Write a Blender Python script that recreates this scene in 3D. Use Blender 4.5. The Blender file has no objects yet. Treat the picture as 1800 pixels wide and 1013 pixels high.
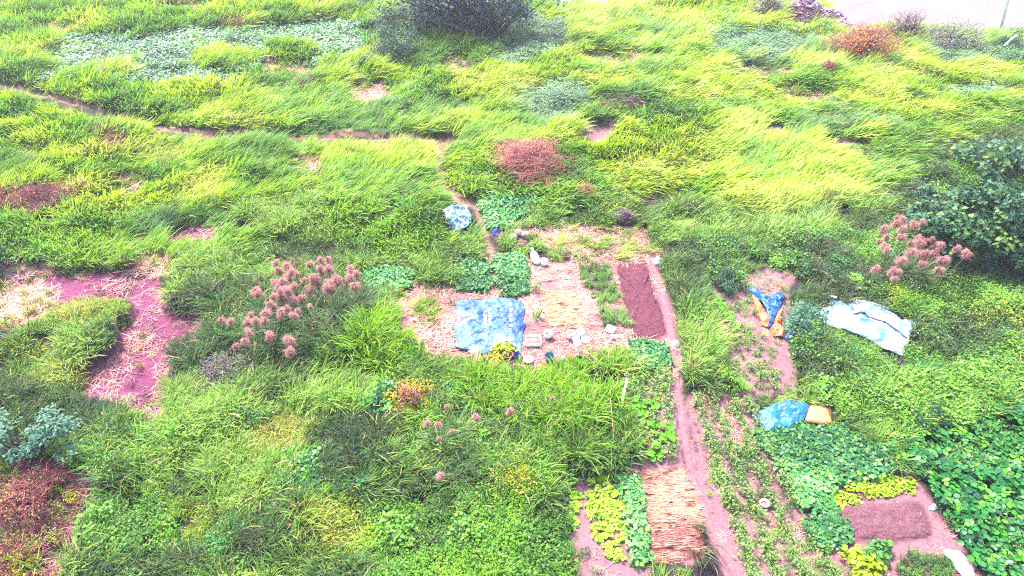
import bpy, math, random
import numpy as np
from mathutils import Vector

# ------------------------------------------------------------------ camera, sky, sun, exposure
SC = bpy.context.scene
COL = SC.collection
CAM_H, PITCH, FPX = 18.0, math.radians(40.0), 1200.0      # metres, downward tilt, focal length in photo pixels (photo 1800 x 1013)
cam_data = bpy.data.cameras.new('camera')
cam_data.sensor_width = 36.0
cam_data.lens = 36.0 * FPX / 1800.0
cam_data.clip_end = 3000.0
cam = bpy.data.objects.new('camera', cam_data)
cam.location = (0, 0, CAM_H)
cam.rotation_euler = (math.pi / 2 - PITCH, 0, 0)
COL.objects.link(cam)
SC.camera = cam

SUN_EL, SUN_AZ = math.radians(56), math.radians(-28)       # azimuth from +Y towards +X
world = bpy.data.worlds.new('World')
SC.world = world
world.use_nodes = True
wn = world.node_tree.nodes
wl = world.node_tree.links
bg = wn['Background']
sky = wn.new('ShaderNodeTexSky')
sky.sky_type = 'NISHITA'
sky.sun_disc = False
sky.sun_elevation = SUN_EL
sky.sun_rotation = SUN_AZ
sky.dust_density = 3.0
wl.new(sky.outputs[0], bg.inputs[0])
bg.inputs[1].default_value = 0.09
sun_data = bpy.data.lights.new('sun', 'SUN')
sun_data.energy = 1.5
sun_data.angle = math.radians(10)
sun_data.color = (1.0, 0.97, 0.93)
sun = bpy.data.objects.new('sun', sun_data)
sdir = Vector((math.sin(SUN_AZ) * math.cos(SUN_EL), math.cos(SUN_AZ) * math.cos(SUN_EL), math.sin(SUN_EL)))
sun.rotation_euler = (-sdir).to_track_quat('-Z', 'Y').to_euler()
COL.objects.link(sun)
vs = SC.view_settings
vs.view_transform = 'Standard'
vs.look = 'None'
vs.gamma = 1.0
vs.use_curve_mapping = False
vs.exposure = 3.38
SC.cycles.max_bounces = 4
SC.cycles.diffuse_bounces = 2
SC.cycles.use_adaptive_sampling = True
SC.cycles.adaptive_threshold = 0.015
SC.cycles.use_denoising = False
SC.cycles.filter_width = 1.1
SC.cycles.glossy_bounces = 1
SC.cycles.transmission_bounces = 3
SC.cycles.sample_clamp_indirect = 4.0

rng = np.random.default_rng(7)
random.seed(7)

# ------------------------------------------------------------------ pixels and ground
CP, SP = math.cos(PITCH), math.sin(PITCH)

def p2w(px, py, z=0.0):
    """photo pixel -> point where its ray meets the level z"""
    a = (np.asarray(px, float) - 900.0) / FPX
    b = -(np.asarray(py, float) - 506.5) / FPX
    dx, dy, dz = a, CP + b * SP, -SP + b * CP
    t = (z - CAM_H) / np.minimum(dz, -0.02)
    return dx * t, dy * t

def w2p(x, y, z=0.0):
    yy, zz = np.asarray(y, float), np.asarray(z, float) - CAM_H
    depth = np.maximum(yy * CP - zz * SP, 0.5)
    up = yy * SP + zz * CP
    return 900.0 + FPX * np.asarray(x, float) / depth, 506.5 - FPX * up / depth

def ppm(px, py):
    x, y = p2w(px, py)
    return FPX / (y * CP + CAM_H * SP)

def _hash(ix, iy, seed):
    h = (ix * 374761393 + iy * 668265263 + seed * 1442695041) & 0xFFFFFFFF
    h = ((h ^ (h >> 13)) * 1274126177) & 0xFFFFFFFF
    return ((h ^ (h >> 16)) & 0xFFFF) / 65535.0

def vnoise(x, y, seed=0):
    x = np.asarray(x, float); y = np.asarray(y, float)
    ix = np.floor(x).astype(np.int64); iy = np.floor(y).astype(np.int64)
    fx = x - ix; fy = y - iy
    fx = fx * fx * (3 - 2 * fx); fy = fy * fy * (3 - 2 * fy)
    a = _hash(ix, iy, seed); b = _hash(ix + 1, iy, seed); c = _hash(ix, iy + 1, seed); d = _hash(ix + 1, iy + 1, seed)
    return (a * (1 - fx) + b * fx) * (1 - fy) + (c * (1 - fx) + d * fx) * fy

def fbm(x, y, seed=0, octv=3):
    s = 0.0; a = 1.0; n = 0.0
    for k in range(octv):
        s = s + a * vnoise(np.asarray(x) * 2 ** k + 17.3 * k, np.asarray(y) * 2 ** k - 9.1 * k, seed + k)
        n += a; a *= 0.5
    return s / n

def sstep(a, b, x):
    t = np.clip((x - a) / (b - a), 0, 1)
    return t * t * (3 - 2 * t)

def lin(c):
    c = np.asarray(c, float) / 255.0
    return np.where(c <= 0.04045, c / 12.92, ((c + 0.055) / 1.055) ** 2.4)

KLEAF, KFLAT = 1.9, 4.0     # how many times brighter than its base colour a leaf / an open surface comes out in the exposed picture
def leafc(*c):
    v = lin(c); l = float(v @ np.array([.25, .65, .1]))
    return np.clip(l + (v - l) * 1.12, .006, 1) / KLEAF
def flatc(*c): return np.minimum(lin(c) / KFLAT, 0.85)

# ------------------------------------------------------------------ zone map of the plot
ZN = ['lime', 'mid', 'mixed', 'weed', 'weedbright', 'reed', 'creep', 'yard', 'path', 'soil', 'strawsoil', 'drygrass', 'redsoil', 'bed', 'straw',
      'stripe', 'leafbed', 'chart', 'crop', 'kudzu', 'bare', 'redweed', 'brush', 'yellowgrass', 'darkgreen', 'veg', 'paleleaf', 'green', 'bedfield']
ZI = {n: i for i, n in enumerate(ZN)}
ZX0, ZY0, ZS = -260, -120, 2
ZW, ZH = 1170, 640
ZMAP = np.zeros((ZH, ZW), np.uint8)
_gx, _gy = np.meshgrid(ZX0 + ZS * np.arange(ZW), ZY0 + ZS * np.arange(ZH))

def inside(pts, X, Y):
    r = np.zeros(X.shape, bool)
    n = len(pts)
    for i in range(n):
        x1, y1 = pts[i]; x2, y2 = pts[(i + 1) % n]
        if y1 == y2:
            continue
        c = ((y1 > Y) != (y2 > Y)) & (X < (x2 - x1) * (Y - y1) / (y2 - y1) + x1)
        r ^= c
    return r

def paint(zone, *polys):
    for pts in polys:
        ZMAP[inside(pts, _gx, _gy)] = ZI[zone]

def paint_line(zone, pts, w):
    for (x1, y1), (x2, y2) in zip(pts[:-1], pts[1:]):
        d2 = (x2 - x1) ** 2 + (y2 - y1) ** 2
        t = np.clip(((_gx - x1) * (x2 - x1) + (_gy - y1) * (y2 - y1)) / d2, 0, 1)
        d = np.hypot(_gx - x1 - t * (x2 - x1), _gy - y1 - t * (y2 - y1))
        ZMAP[d < w / 2] = ZI[zone]

def ell(cx, cy, rx, ry, n=20, wob=0.15):
    r = random.Random(int(cx * 31 + cy))
    return [(cx + rx * math.cos(2 * math.pi * k / n) * (1 + r.uniform(-wob, wob)), cy + ry * math.sin(2 * math.pi * k / n) * (1 + r.uniform(-wob, wob))) for k in range(n)]

paint('mid', [(-300, 395), (120, 400), (300, 385), (420, 370), (560, 330), (640, 400), (760, 445), (850, 340), (900, 300), (1000, 310), (1100, 350), (1200, 365), (1350, 380),
              (1560, 340), (1620, 260), (1800, 225), (2300, 220), (2300, 1400), (-300, 1400)])
paint('green', [(560, 330), (760, 300), (800, 350), (840, 420), (760, 440), (640, 440), (590, 420)])
paint('mixed', [(1150, 430), (1330, 425), (1560, 400), (1600, 300), (2300, 230), (2300, 760), (1600, 770), (1480, 740), (1300, 560), (1200, 470)])
paint('weed', [(120, 800), (260, 740), (420, 700), (560, 640), (700, 640), (960, 700), (1100, 800), (990, 850), (1010, 1013), (1040, 1300), (120, 1300)])
paint('mid', ell(540, 640, 150, 70), ell(330, 880, 130, 70), ell(560, 960, 130, 70))
paint('yellowgrass', ell(500, 780, 70, 45), ell(590, 930, 60, 60), ell(330, 930, 60, 40))
paint('weedbright', [(640, 890), (760, 880), (920, 860), (985, 920), (1030, 1013), (1050, 1300), (600, 1300)], ell(240, 940, 90, 70))
paint('reed', [(930, 662), (960, 650), (1000, 640), (1090, 650), (1105, 800), (1000, 815), (930, 760), (780, 700), (820, 665)], [(640, 560), (700, 570), (760, 620), (700, 660), (560, 650), (600, 600)])
paint('mid', ell(1218, 640, 34, 70))
paint('darkgreen', ell(430, 560, 90, 60), ell(590, 560, 60, 60), ell(390, 620, 80, 40), ell(620, 780, 70, 40))
# upper field
paint('creep', [(80, 150), (75, 120), (95, 72), (170, 60), (240, 72), (320, 55), (440, 52), (560, 38), (650, 45), (655, 90), (560, 118), (470, 120), (420, 145), (330, 152), (240, 158), (150, 150)])
paint('lime', ell(390, 110, 60, 22), ell(180, 140, 50, 12), ell(500, 95, 40, 14))
paint('paleleaf', ell(900, 75, 90, 45), [(1230, 62), (1400, 60), (1420, 95), (1330, 115), (1240, 100)], [(1600, 85), (1850, 85), (1850, 120), (1640, 118)], ell(1700, 165, 60, 16), ell(960, 190, 80, 40))
paint('green', ell(760, 95, 90, 32), ell(700, 60, 60, 30), ell(870, 330, 60, 40), ell(950, 330, 120, 40), ell(1130, 120, 60, 30), ell(1440, 235, 60, 25), ell(640, 200, 180, 40), ell(1100, 200, 90, 26))
paint('green', [(-300, 400), (200, 380), (420, 380), (480, 440), (330, 470), (-300, 470)])
paint('drygrass', ell(800, 118, 34, 10), ell(640, 165, 45, 18), ell(1075, 100, 60, 12), ell(1330, 125, 70, 12), ell(100, 50, 50, 8), ell(220, 320, 40, 15), ell(500, 120, 50, 12), ell(1400, 165, 60, 14), ell(1150, 345, 40, 12), ell(540, 290, 30, 12), ell(320, 10, 70, 6), ell(60, 270, 30, 8))
paint('brush', [(-260, 345), (0, 350), (100, 340), (160, 348), (110, 372), (0, 385), (-260, 390)], ell(205, 258, 25, 12), ell(545, 158, 18, 8), ell(1090, 195, 40, 10), ell(290, 290, 16, 7), ell(100, 100, 14, 7), ell(285, 22, 18, 6), ell(420, 50, 14, 6))
paint('soil', ell(1470, 255, 55, 12), ell(1360, 225, 28, 8), ell(1040, 230, 42, 16))
paint('yard', [(1360, -130), (2400, -130), (2400, 60), (1700, 58), (1640, 50), (1590, 42), (1545, 45), (1500, 55), (1470, 45), (1440, 20)], [(900, -130), (1250, -130), (1110, 2), (1050, 9), (960, 7)])
TRACK = [(-260, 110), (-60, 138), (0, 150), (70, 168), (150, 187), (220, 210), (300, 230), (370, 238), (450, 238), (560, 243), (690, 245), (790, 246)]
paint_line('path', TRACK, 7)
paint('path', [(690, 242), (740, 236), (792, 238), (782, 256), (772, 268), (752, 256), (720, 250)])
TRAIL = [(770, 258), (767, 290), (772, 320), (800, 348), (838, 366), (850, 400), (860, 440), (866, 480), (868, 530)]
paint_line('path', TRAIL, 13)
# trampled loop with red earth
paint('redsoil', [(60, 478), (180, 470), (275, 478), (302, 530), (298, 600), (306, 650), (292, 728), (262, 742), (230, 722), (185, 708), (138, 696), (136, 650), (190, 622), (215, 595), (205, 575),
                  (238, 555), (232, 535), (190, 522), (130, 526), (95, 540), (80, 565), (40, 570)], ell(325, 572, 36, 32), ell(330, 415, 42, 18), ell(90, 612, 30, 16), ell(60, 660, 26, 12), ell(140, 850, 34, 26))
paint('drygrass', [(-260, 490), (0, 492), (70, 488), (88, 520), (75, 560), (30, 585), (-260, 590)], ell(265, 465, 40, 16), ell(240, 600, 24, 10), ell(40, 470, 60, 8))
paint('yellowgrass', [(100, 545), (130, 530), (190, 526), (230, 540), (236, 558), (205, 575), (130, 588), (95, 575)], ell(60, 625, 40, 18), ell(110, 665, 40, 18))
paint('redweed', [(-260, 800), (0, 810), (80, 800), (120, 850), (180, 880), (150, 960), (120, 1013), (120, 1300), (-260, 1300)])
paint('redsoil', ell(100, 985, 26, 30), ell(160, 840, 26, 20), ell(430, 400, 12, 8))
# vegetable plots
paint('strawsoil', [(688, 520), (740, 505), (800, 500), (840, 500), (860, 445), (930, 455), (1000, 460), (1080, 455), (1145, 458), (1185, 600), (1165, 612), (1110, 600), (1040, 618), (945, 645), (880, 640), (745, 618), (705, 580)])
paint('drygrass', [(930, 405), (1000, 395), (1120, 398), (1170, 440), (1120, 462), (1030, 455), (1000, 440), (950, 430)], [(690, 520), (740, 505), (800, 500), (798, 600), (730, 560)])
paint('leafbed', [(632, 478), (680, 470), (726, 478), (722, 505), (650, 510), (630, 500)], [(808, 466), (850, 455), (862, 510), (808, 518), (802, 490)], [(870, 455), (912, 452), (922, 470), (920, 520), (875, 520)],
      [(840, 348), (890, 340), (935, 352), (920, 380), (890, 400), (862, 402)], [(1112, 605), (1165, 608), (1168, 645), (1118, 650)])
paint('straw', [(960, 512), (1014, 508), (1020, 576), (953, 580)])
paint('veg', [(1012, 465), (1070, 462), (1090, 530), (1048, 535), (1020, 490)], [(1047, 542), (1090, 540), (1106, 572), (1055, 576)])
LANE = [(1140, 458), (1160, 500), (1178, 560), (1186, 620), (1190, 680), (1203, 760), (1215, 830), (1240, 900), (1262, 960), (1290, 1040), (1330, 1130)]
paint('crop', [(1108, 655), (1175, 650), (1200, 820), (1110, 822)])
paint('crop', [(1205, 700), (1260, 680), (1320, 690), (1345, 760), (1420, 850), (1440, 930), (1500, 1013), (1600, 1200), (1360, 1200), (1290, 1013), (1225, 830)])
paint_line('soil', LANE, 18)
paint('bed', [(1083, 463), (1128, 460), (1140, 475), (1174, 590), (1160, 598), (1112, 598)])
paint('soil', [(980, 850), (1005, 832), (1110, 822), (1142, 990), (1145, 1080), (1030, 1080), (1000, 960)], [(1105, 815), (1200, 812), (1240, 990), (1140, 990)])
paint('stripe', [(1112, 828), (1203, 822), (1240, 980), (1142, 985)])
paint('leafbed', [(1095, 840), (1112, 838), (1142, 985), (1120, 990)])
paint('soil', [(1440, 858), (1560, 832), (1610, 836), (1650, 900), (1700, 970), (1780, 1080), (1490, 1080), (1470, 960), (1430, 900)])
paint('leafbed', [(1330, 765), (1400, 748), (1480, 755), (1545, 790), (1580, 828), (1540, 838), (1450, 852), (1455, 890), (1408, 888), (1370, 820)], [(1412, 895), (1462, 890), (1486, 945), (1470, 962), (1425, 950)])
paint('bedfield', [(1465, 893), (1540, 884), (1615, 880), (1636, 925), (1635, 945), (1570, 955), (1500, 950), (1478, 925)])
paint('veg', ell(1622, 1000, 45, 26))
paint('chart', [(1450, 860), (1500, 848), (1560, 836), (1600, 842), (1614, 862), (1560, 872), (1500, 886), (1452, 886)])
paint('kudzu', [(1560, 790), (1600, 755), (1680, 745), (1760, 725), (2400, 640), (2400, 1400), (1790, 1080), (1715, 1000), (1655, 905), (1625, 850), (1600, 825)])
paint('soil', [(1215, 465), (1240, 475), (1275, 520), (1310, 560), (1345, 615), (1400, 685), (1330, 700), (1290, 660), (1262, 590), (1240, 520)], ell(1350, 490, 50, 18))
paint('soil', ell(1370, 640, 25, 40), ell(1350, 488, 30, 8))
paint('crop', ell(1350, 490, 50, 18))
paint('crop', [(1262, 520), (1290, 500), (1320, 495), (1385, 505), (1392, 530), (1385, 600), (1400, 640), (1400, 685), (1330, 698), (1300, 660), (1275, 590)])

def zone_at(x, y, jit=True):
    px, py = w2p(x, y)
    if jit:
        px = px + 14 * (fbm(np.asarray(x) * 1.6, np.asarray(y) * 1.6, 91) - .5) * 2 * GAR(px, py, 1.0, 0.25)
        py = py + 9 * (fbm(np.asarray(x) * 1.6, np.asarray(y) * 1.6, 57) - .5) * 2 * GAR(px, py, 1.0, 0.25)
    i = np.clip(((px - ZX0) / ZS).astype(int), 0, ZW - 1)
    j = np.clip(((py - ZY0) / ZS).astype(int), 0, ZH - 1)
    return ZMAP[j, i]

def GAR(px, py, wild, tame):
    """blend from wild ground to the tended plots"""
    m = sstep(640, 760, px) * sstep(330, 420, py) * (1 - sstep(1660, 1720, px) * (1 - sstep(700, 800, py)))
    return wild + (tame - wild) * m

def height(x, y):
    px, py = w2p(x, y)
    a = GAR(px, py, 1.0, 0.10)
    b = np.abs(fbm(np.asarray(x) / 3.6 + 3, np.asarray(y) / 2.4, 11, 3) - 0.5) * 2
    h = 0.5 * (0.5 - b) + (0.24 + 0.2 * sstep(380, 480, py)) * (fbm(np.asarray(x) / 1.5, np.asarray(y) / 1.1, 23, 2) - 0.5)
    z = zone_at(x, y, False)
    flat = np.isin(z, [ZI[n] for n in ('path', 'redsoil', 'yard', 'soil', 'drygrass')])
    h = np.where(flat, h * 0.35 - 0.12, h) 
    return a * h

def T(px, py, dz=0.0):
    z = 0.0
    for _ in range(4):
        x, y = p2w(px, py, z)
        z = float(height(x, y)) + dz
    return Vector((float(x), float(y), z))

# ------------------------------------------------------------------ mesh helpers
class MB:
    def __init__(self):
        self.v, self.f, self.c, self.n = [], [], [], 0
    def add(self, v, f, c=None):
        v = np.asarray(v, np.float32).reshape(-1, 3)
        f = np.asarray(f, np.int64).reshape(-1, 3)
        if c is None:
            c = np.tile(np.array([1, 0, 0, 1], np.float32), (len(v), 1))
        self.v.append(v); self.f.append(f + self.n); self.c.append(np.asarray(c, np.float32)); self.n += len(v)
        return self
    def mesh(self, name, mat, smooth=False):
        v = np.concatenate(self.v); f = np.concatenate(self.f); c = np.concatenate(self.c)
        me = bpy.data.meshes.new(name)
        me.vertices.add(len(v)); me.vertices.foreach_set('co', v.ravel())
        me.loops.add(len(f) * 3); me.loops.foreach_set('vertex_index', f.ravel().astype(np.int32))
        me.polygons.add(len(f)); me.polygons.foreach_set('loop_start', np.arange(0, len(f) * 3, 3, dtype=np.int32))
        try:
            me.polygons.foreach_set('loop_total', np.full(len(f), 3, np.int32))
        except Exception:
            pass
        if smooth:
            me.polygons.foreach_set('use_smooth', np.ones(len(f), bool))
        a = me.attributes.new('var', 'FLOAT_COLOR', 'POINT')
        a.data.foreach_set('color', c.ravel())
        me.update(calc_edges=True)
        me.materials.append(mat)
        return me
    def obj(self, name, mat, parent=None, smooth=False, loc=None):
        o = bpy.data.objects.new(name, self.mesh(name, mat, smooth))
        COL.objects.link(o)
        if parent is not None:
            o.parent = parent
        if loc is not None:
            o.location = loc
        return o

def tag(o, label, cat, group=None, kind=None):
    if label: o['label'] = label
    if cat: o['category'] = cat
    if group: o['group'] = group
    if kind: o['kind'] = kind
    return o

def thing(name, loc, label, cat, group=None, rz=0.0):
    e = bpy.data.objects.new(name, None)
    e.location = loc
    e.rotation_euler = (0, 0, rz)
    e.empty_display_size = 0.2
    COL.objects.link(e)
    return tag(e, label, cat, group)

def varcol(n, per, lo=0.8, hi=1.2, dry=0.15, r=rng):
    c = np.zeros((n, 4), np.float32)
    c[:, 0] = r.uniform(lo, hi, n)
    c[:, 1] = np.where(r.random(n) < dry, r.uniform(0.3, 1.0, n), r.uniform(0, 0.15, n))
    c[:, 3] = 1
    return np.repeat(c, per, axis=0)

def blades(n, L, W, R, az=(0, 2 * math.pi), pol=(0.1, 0.5), bend=(0.6, 1.6), seg=4, r=rng, z0=0.0, dry=0.12, lohi=(0.75, 1.2), outward=False):
    """arching ribbons: returns verts, tris, colours"""
    ang = r.uniform(0, 2 * math.pi, n); rad = R * np.sqrt(r.random(n))
    rx, ry = rad * np.cos(ang), rad * np.sin(ang)
    A = r.uniform(az[0], az[1], n)
    if outward:
        A = ang + r.normal(0, 0.5, n)
    p0 = r.uniform(pol[0], pol[1], n); b = r.uniform(bend[0], bend[1], n)
    Ls = r.uniform(L[0], L[1], n); Ws = r.uniform(W[0], W[1], n)
    tw = r.uniform(-0.6, 0.6, n)
    pos = np.stack([rx, ry, np.full(n, z0)], 1)
    rows = []
    prof = [0.65, 1.0, 0.85, 0.5, 0.3]
    for k in range(seg + 1):
        t = k / seg
        p = p0 + b * t ** 1.2
        side = np.stack([-np.sin(A) * np.cos(tw), np.cos(A) * np.cos(tw), np.sin(tw)], 1)
        w = Ws * (prof[min(int(t * 4), 4)] if k < seg else 0.06)
        rows.append(pos - side * w[:, None] / 2); rows.append(pos + side * w[:, None] / 2)
        d = np.stack([np.sin(p) * np.cos(A), np.sin(p) * np.sin(A), np.cos(p)], 1)
        pos = pos + d * (Ls / seg)[:, None]
        pos[:, 2] = np.maximum(pos[:, 2], 0.015)
    V = np.stack(rows, 1)                               # n, 2(seg+1), 3
    m = 2 * (seg + 1)
    f = []
    for k in range(seg):
        a = 2 * k
        f += [(a, a + 1, a + 3), (a, a + 3, a + 2)]
    F = (np.arange(n)[:, None, None] * m + np.array(f)[None]).reshape(-1, 3)
    return V.reshape(-1, 3), F, varcol(n, m, lohi[0], lohi[1], dry, r)

LEAF_RH = (np.array([[0, 0, 0], [.45, .28, -.06], [1, 0, -.08], [.45, -.28, -.06], [.45, 0, .03]]), [(0, 4, 1), (1, 4, 2), (2, 4, 3), (3, 4, 0)])
LEAF_LONG = (np.array([[0, 0, 0], [.4, .13, -.03], [1, 0, -.22], [.4, -.13, -.03], [.45, 0, .02]]), [(0, 4, 1), (1, 4, 2), (2, 4, 3), (3, 4, 0)])
LEAF_HEART = (np.array([[0.08, 0, 0], [-.12, .3, .02], [.2, .48, .0], [.6, .36, -.02], [1, 0, -.1], [.6, -.36, -.02], [.2, -.48, .0], [-.12, -.3, .02], [.4, 0, -.06]]),
              [(8, (k + 1) % 8, k) for k in range(8)])
LEAF_ROUND = (np.array([[0, 0, 0], [.1, .34, .03], [.45, .48, .03], [.85, .3, 0], [1, 0, -.06], [.85, -.3, 0], [.45, -.48, .03], [.1, -.34, .03], [.5, 0, -.05]]),
              [(8, (k + 1) % 8, k) for k in range(8)])
# three round leaflets on one stalk
def _tri():
    V, F = [], []
    for a, sx, sc in ((0, .32, .62), (2.0, .18, .55), (-2.0, .18, .55)):
        b = len(V)
        v0 = LEAF_ROUND[0] * sc
        ca, sa = math.cos(a), math.sin(a)
        for q in v0:
            V.append((sx * (1 if a == 0 else .6) + q[0] * ca - q[1] * sa, q[0] * sa + q[1] * ca, q[2] - (0.05 if a else 0)))
        F += [(b + i, b + j, b + k) for i, j, k in LEAF_ROUND[1]]
    return np.array(V), F
LEAF_TRI = _tri()

def leaves(pos, size, az, tilt, tmpl=LEAF_RH, roll=None, r=rng, dry=0.1, lohi=(0.75, 1.25)):
    n = len(pos)
    pos = np.asarray(pos, float)
    d = np.stack([np.cos(az) * np.cos(tilt), np.sin(az) * np.cos(tilt), -np.sin(tilt)], 1)
    s = np.stack([-np.sin(az), np.cos(az), np.zeros(n)], 1)
    nm = np.cross(d, s)
    if roll is not None:
        s, nm = s * np.cos(roll)[:, None] + nm * np.sin(roll)[:, None], nm * np.cos(roll)[:, None] - s * np.sin(roll)[:, None]
    tv = tmpl[0]
    V = pos[:, None, :] + np.asarray(size)[:, None, None] * (tv[None, :, 0:1] * d[:, None] + tv[None, :, 1:2] * s[:, None] + tv[None, :, 2:3] * nm[:, None])
    m = len(tv)
    F = (np.arange(n)[:, None, None] * m + np.array(tmpl[1])[None]).reshape(-1, 3)
    return V.reshape(-1, 3), F, varcol(n, m, lohi[0], lohi[1], dry, r)

def tube(pts, rad, sides=6, closed_end=True):
    pts = [Vector(p) for p in pts]
    V, F = [], []
    n = len(pts)
    if not hasattr(rad, '__len__'):
        rad = [rad] * n
    for i, p in enumerate(pts):
        d = (pts[min(i + 1, n - 1)] - pts[max(i - 1, 0)])
        d = d.normalized() if d.length > 1e-6 else Vector((0, 0, 1))
        u = d.cross(Vector((0.31, 0.95, 0.05)))
        if u.length < 0.05:
            u = d.cross(Vector((1, 0, 0)))
        u.normalize(); w = d.cross(u)
        for k in range(sides):
            a = 2 * math.pi * k / sides
            V.append(p + u * (rad[i] * math.cos(a)) + w * (rad[i] * math.sin(a)))
    for i in range(n - 1):
        for k in range(sides):
            a, b = i * sides + k, i * sides + (k + 1) % sides
            F += [(a, b, b + sides), (a, b + sides, a + sides)]
    if closed_end:
        for base, sgn in ((0, -1), ((n - 1) * sides, 1)):
            for k in range(1, sides - 1):
                F.append((base, base + k, base + k + 1) if sgn > 0 else (base, base + k + 1, base + k))
    return np.array([tuple(v) for v in V]), F

def lathe(prof, sides=20):
    """prof: [(r, z)]; open surface of revolution"""
    V, F = [], []
    for r_, z_ in prof:
        for k in range(sides):
            a = 2 * math.pi * k / sides
            V.append((r_ * math.cos(a), r_ * math.sin(a), z_))
    for i in range(len(prof) - 1):
        for k in range(sides):
            a, b = i * sides + k, i * sides + (k + 1) % sides
            F += [(a, b, b + sides), (a, b + sides, a + sides)]
    return np.array(V), F

def box(sx, sy, sz, c=(0, 0, 0)):
    V = np.array([(x * sx / 2 + c[0], y * sy / 2 + c[1], z * sz / 2 + c[2]) for x in (-1, 1) for y in (-1, 1) for z in (-1, 1)])
    F = [(0, 1, 3), (0, 3, 2), (4, 6, 7), (4, 7, 5), (0, 4, 5), (0, 5, 1), (2, 3, 7), (2, 7, 6), (0, 2, 6), (0, 6, 4), (1, 5, 7), (1, 7, 3)]
    return V, F

# ------------------------------------------------------------------ materials
def newmat(name):
    m = bpy.data.materials.new(name)
    m.use_nodes = True
    nt = m.node_tree
    return m, nt, nt.nodes, nt.links, nt.nodes['Principled BSDF']

def rgba(c): return (float(c[0]), float(c[1]), float(c[2]), 1.0)

def leaf_mat(name, tint=None, second=(0.30, 0.22, 0.08), transl=0.3, rough=0.55):
    m, nt, N, L, bs = newmat(name)
    va = N.new('ShaderNodeAttribute'); va.attribute_name = 'var'
    sep = N.new('ShaderNodeSeparateColor'); L.new(va.outputs['Color'], sep.inputs[0])
    mix = N.new('ShaderNodeMix'); mix.data_type = 'RGBA'
    L.new(sep.outputs[1], mix.inputs[0])
    if tint is None:
        ta = N.new('ShaderNodeAttribute'); ta.attribute_type = 'INSTANCER'; ta.attribute_name = 'tint'
        L.new(ta.outputs['Color'], mix.inputs[6])
    else:
        mix.inputs[6].default_value = rgba(tint)
    mix.inputs[7].default_value = rgba(second)
    mul = N.new('ShaderNodeVectorMath'); mul.operation = 'SCALE'
    L.new(mix.outputs[2], mul.inputs[0]); L.new(sep.outputs[0], mul.inputs['Scale'])
    L.new(mul.outputs[0], bs.inputs['Base Color'])
    bs.inputs['Roughness'].default_value = rough
    bs.inputs['Specular IOR Level'].default_value = 0.25
    if transl > 0:
        tr = N.new('ShaderNodeBsdfTranslucent'); L.new(mul.outputs[0], tr.inputs[0])
        ms = N.new('ShaderNodeMixShader'); ms.inputs[0].default_value = transl
        L.new(bs.outputs[0], ms.inputs[1]); L.new(tr.outputs[0], ms.inputs[2])
        L.new(ms.outputs[0], N['Material Output'].inputs[0])
    return m

def noise_mat(name, c1, c2, scale=3.0, detail=6, rough=0.8, bump=0.0, bscale=30, lo=0.35, hi=0.65, c3=None, attr=None, spec=0.2, dist=0.0):
    m, nt, N, L, bs = newmat(name)
    tc = N.new('ShaderNodeTexCoord')
    no = N.new('ShaderNodeTexNoise'); no.inputs['Scale'].default_value = scale; no.inputs['Detail'].default_value = detail; no.inputs['Roughness'].default_value = 0.65
    no.inputs['Distortion'].default_value = dist
    L.new(tc.outputs['Object'], no.inputs['Vector'])
    cr = N.new('ShaderNodeValToRGB')
    cr.color_ramp.elements[0].position = lo; cr.color_ramp.elements[1].position = hi
    cr.color_ramp.elements[0].color = rgba(c1); cr.color_ramp.elements[1].color = rgba(c2)
    if c3 is not None:
        e = cr.color_ramp.elements.new((lo + hi) / 2); e.color = rgba(c3)
    L.new(no.outputs[0], cr.inputs[0])
    out = cr.outputs[0]
    if attr:
        at = N.new('ShaderNodeAttribute'); at.attribute_name = attr
        mm = N.new('ShaderNodeMix'); mm.data_type = 'RGBA'; mm.blend_type = 'MULTIPLY'; mm.inputs[0].default_value = 1
        L.new(at.outputs['Color'], mm.inputs[6]); L.new(out, mm.inputs[7])
        out = mm.outputs[2]
    L.new(out, bs.inputs['Base Color'])
    bs.inputs['Roughness'].default_value = rough
    bs.inputs['Specular IOR Level'].default_value = spec
    if bump:
        n2 = N.new('ShaderNodeTexNoise'); n2.inputs['Scale'].default_value = bscale; n2.inputs['Detail'].default_value = 4
        L.new(tc.outputs['Object'], n2.inputs['Vector'])
        bp = N.new('ShaderNodeBump'); bp.inputs['Strength'].default_value = bump; bp.inputs['Distance'].default_value = 0.05
        L.new(n2.outputs[0], bp.inputs['Height']); L.new(bp.outputs[0], bs.inputs['Normal'])
    return m

M = {}
M['grass'] = leaf_mat('grass_blades', None, leafc(225, 190, 120), 0.35)
M['weed'] = leaf_mat('weed_leaves', None, leafc(185, 195, 85), 0.3)
M['cover'] = leaf_mat('cover_leaves', None, leafc(170, 210, 90), 0.25, 0.45)
M['straw'] = leaf_mat('dry_straw', None, leafc(242, 205, 165), 0.1, 0.7)
M['twig'] = leaf_mat('dead_twigs', None, leafc(200, 140, 90), 0.0, 0.8)
M['soil'] = noise_mat('earth', (.72, .70, .72), (1.25, 1.22, 1.2), 9, 8, 0.95, 0.6, 40, .3, .7, attr='col')
M['bark'] = noise_mat('bark', flatc(60, 45, 55), flatc(110, 90, 95), 12, 5, 0.9, 0.5, 40)
M['white'] = noise_mat('white_plastic', (.62, .62, .66), (.82, .82, .84), 5, 4, 0.35, 0.05, 20, spec=0.4)

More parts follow.
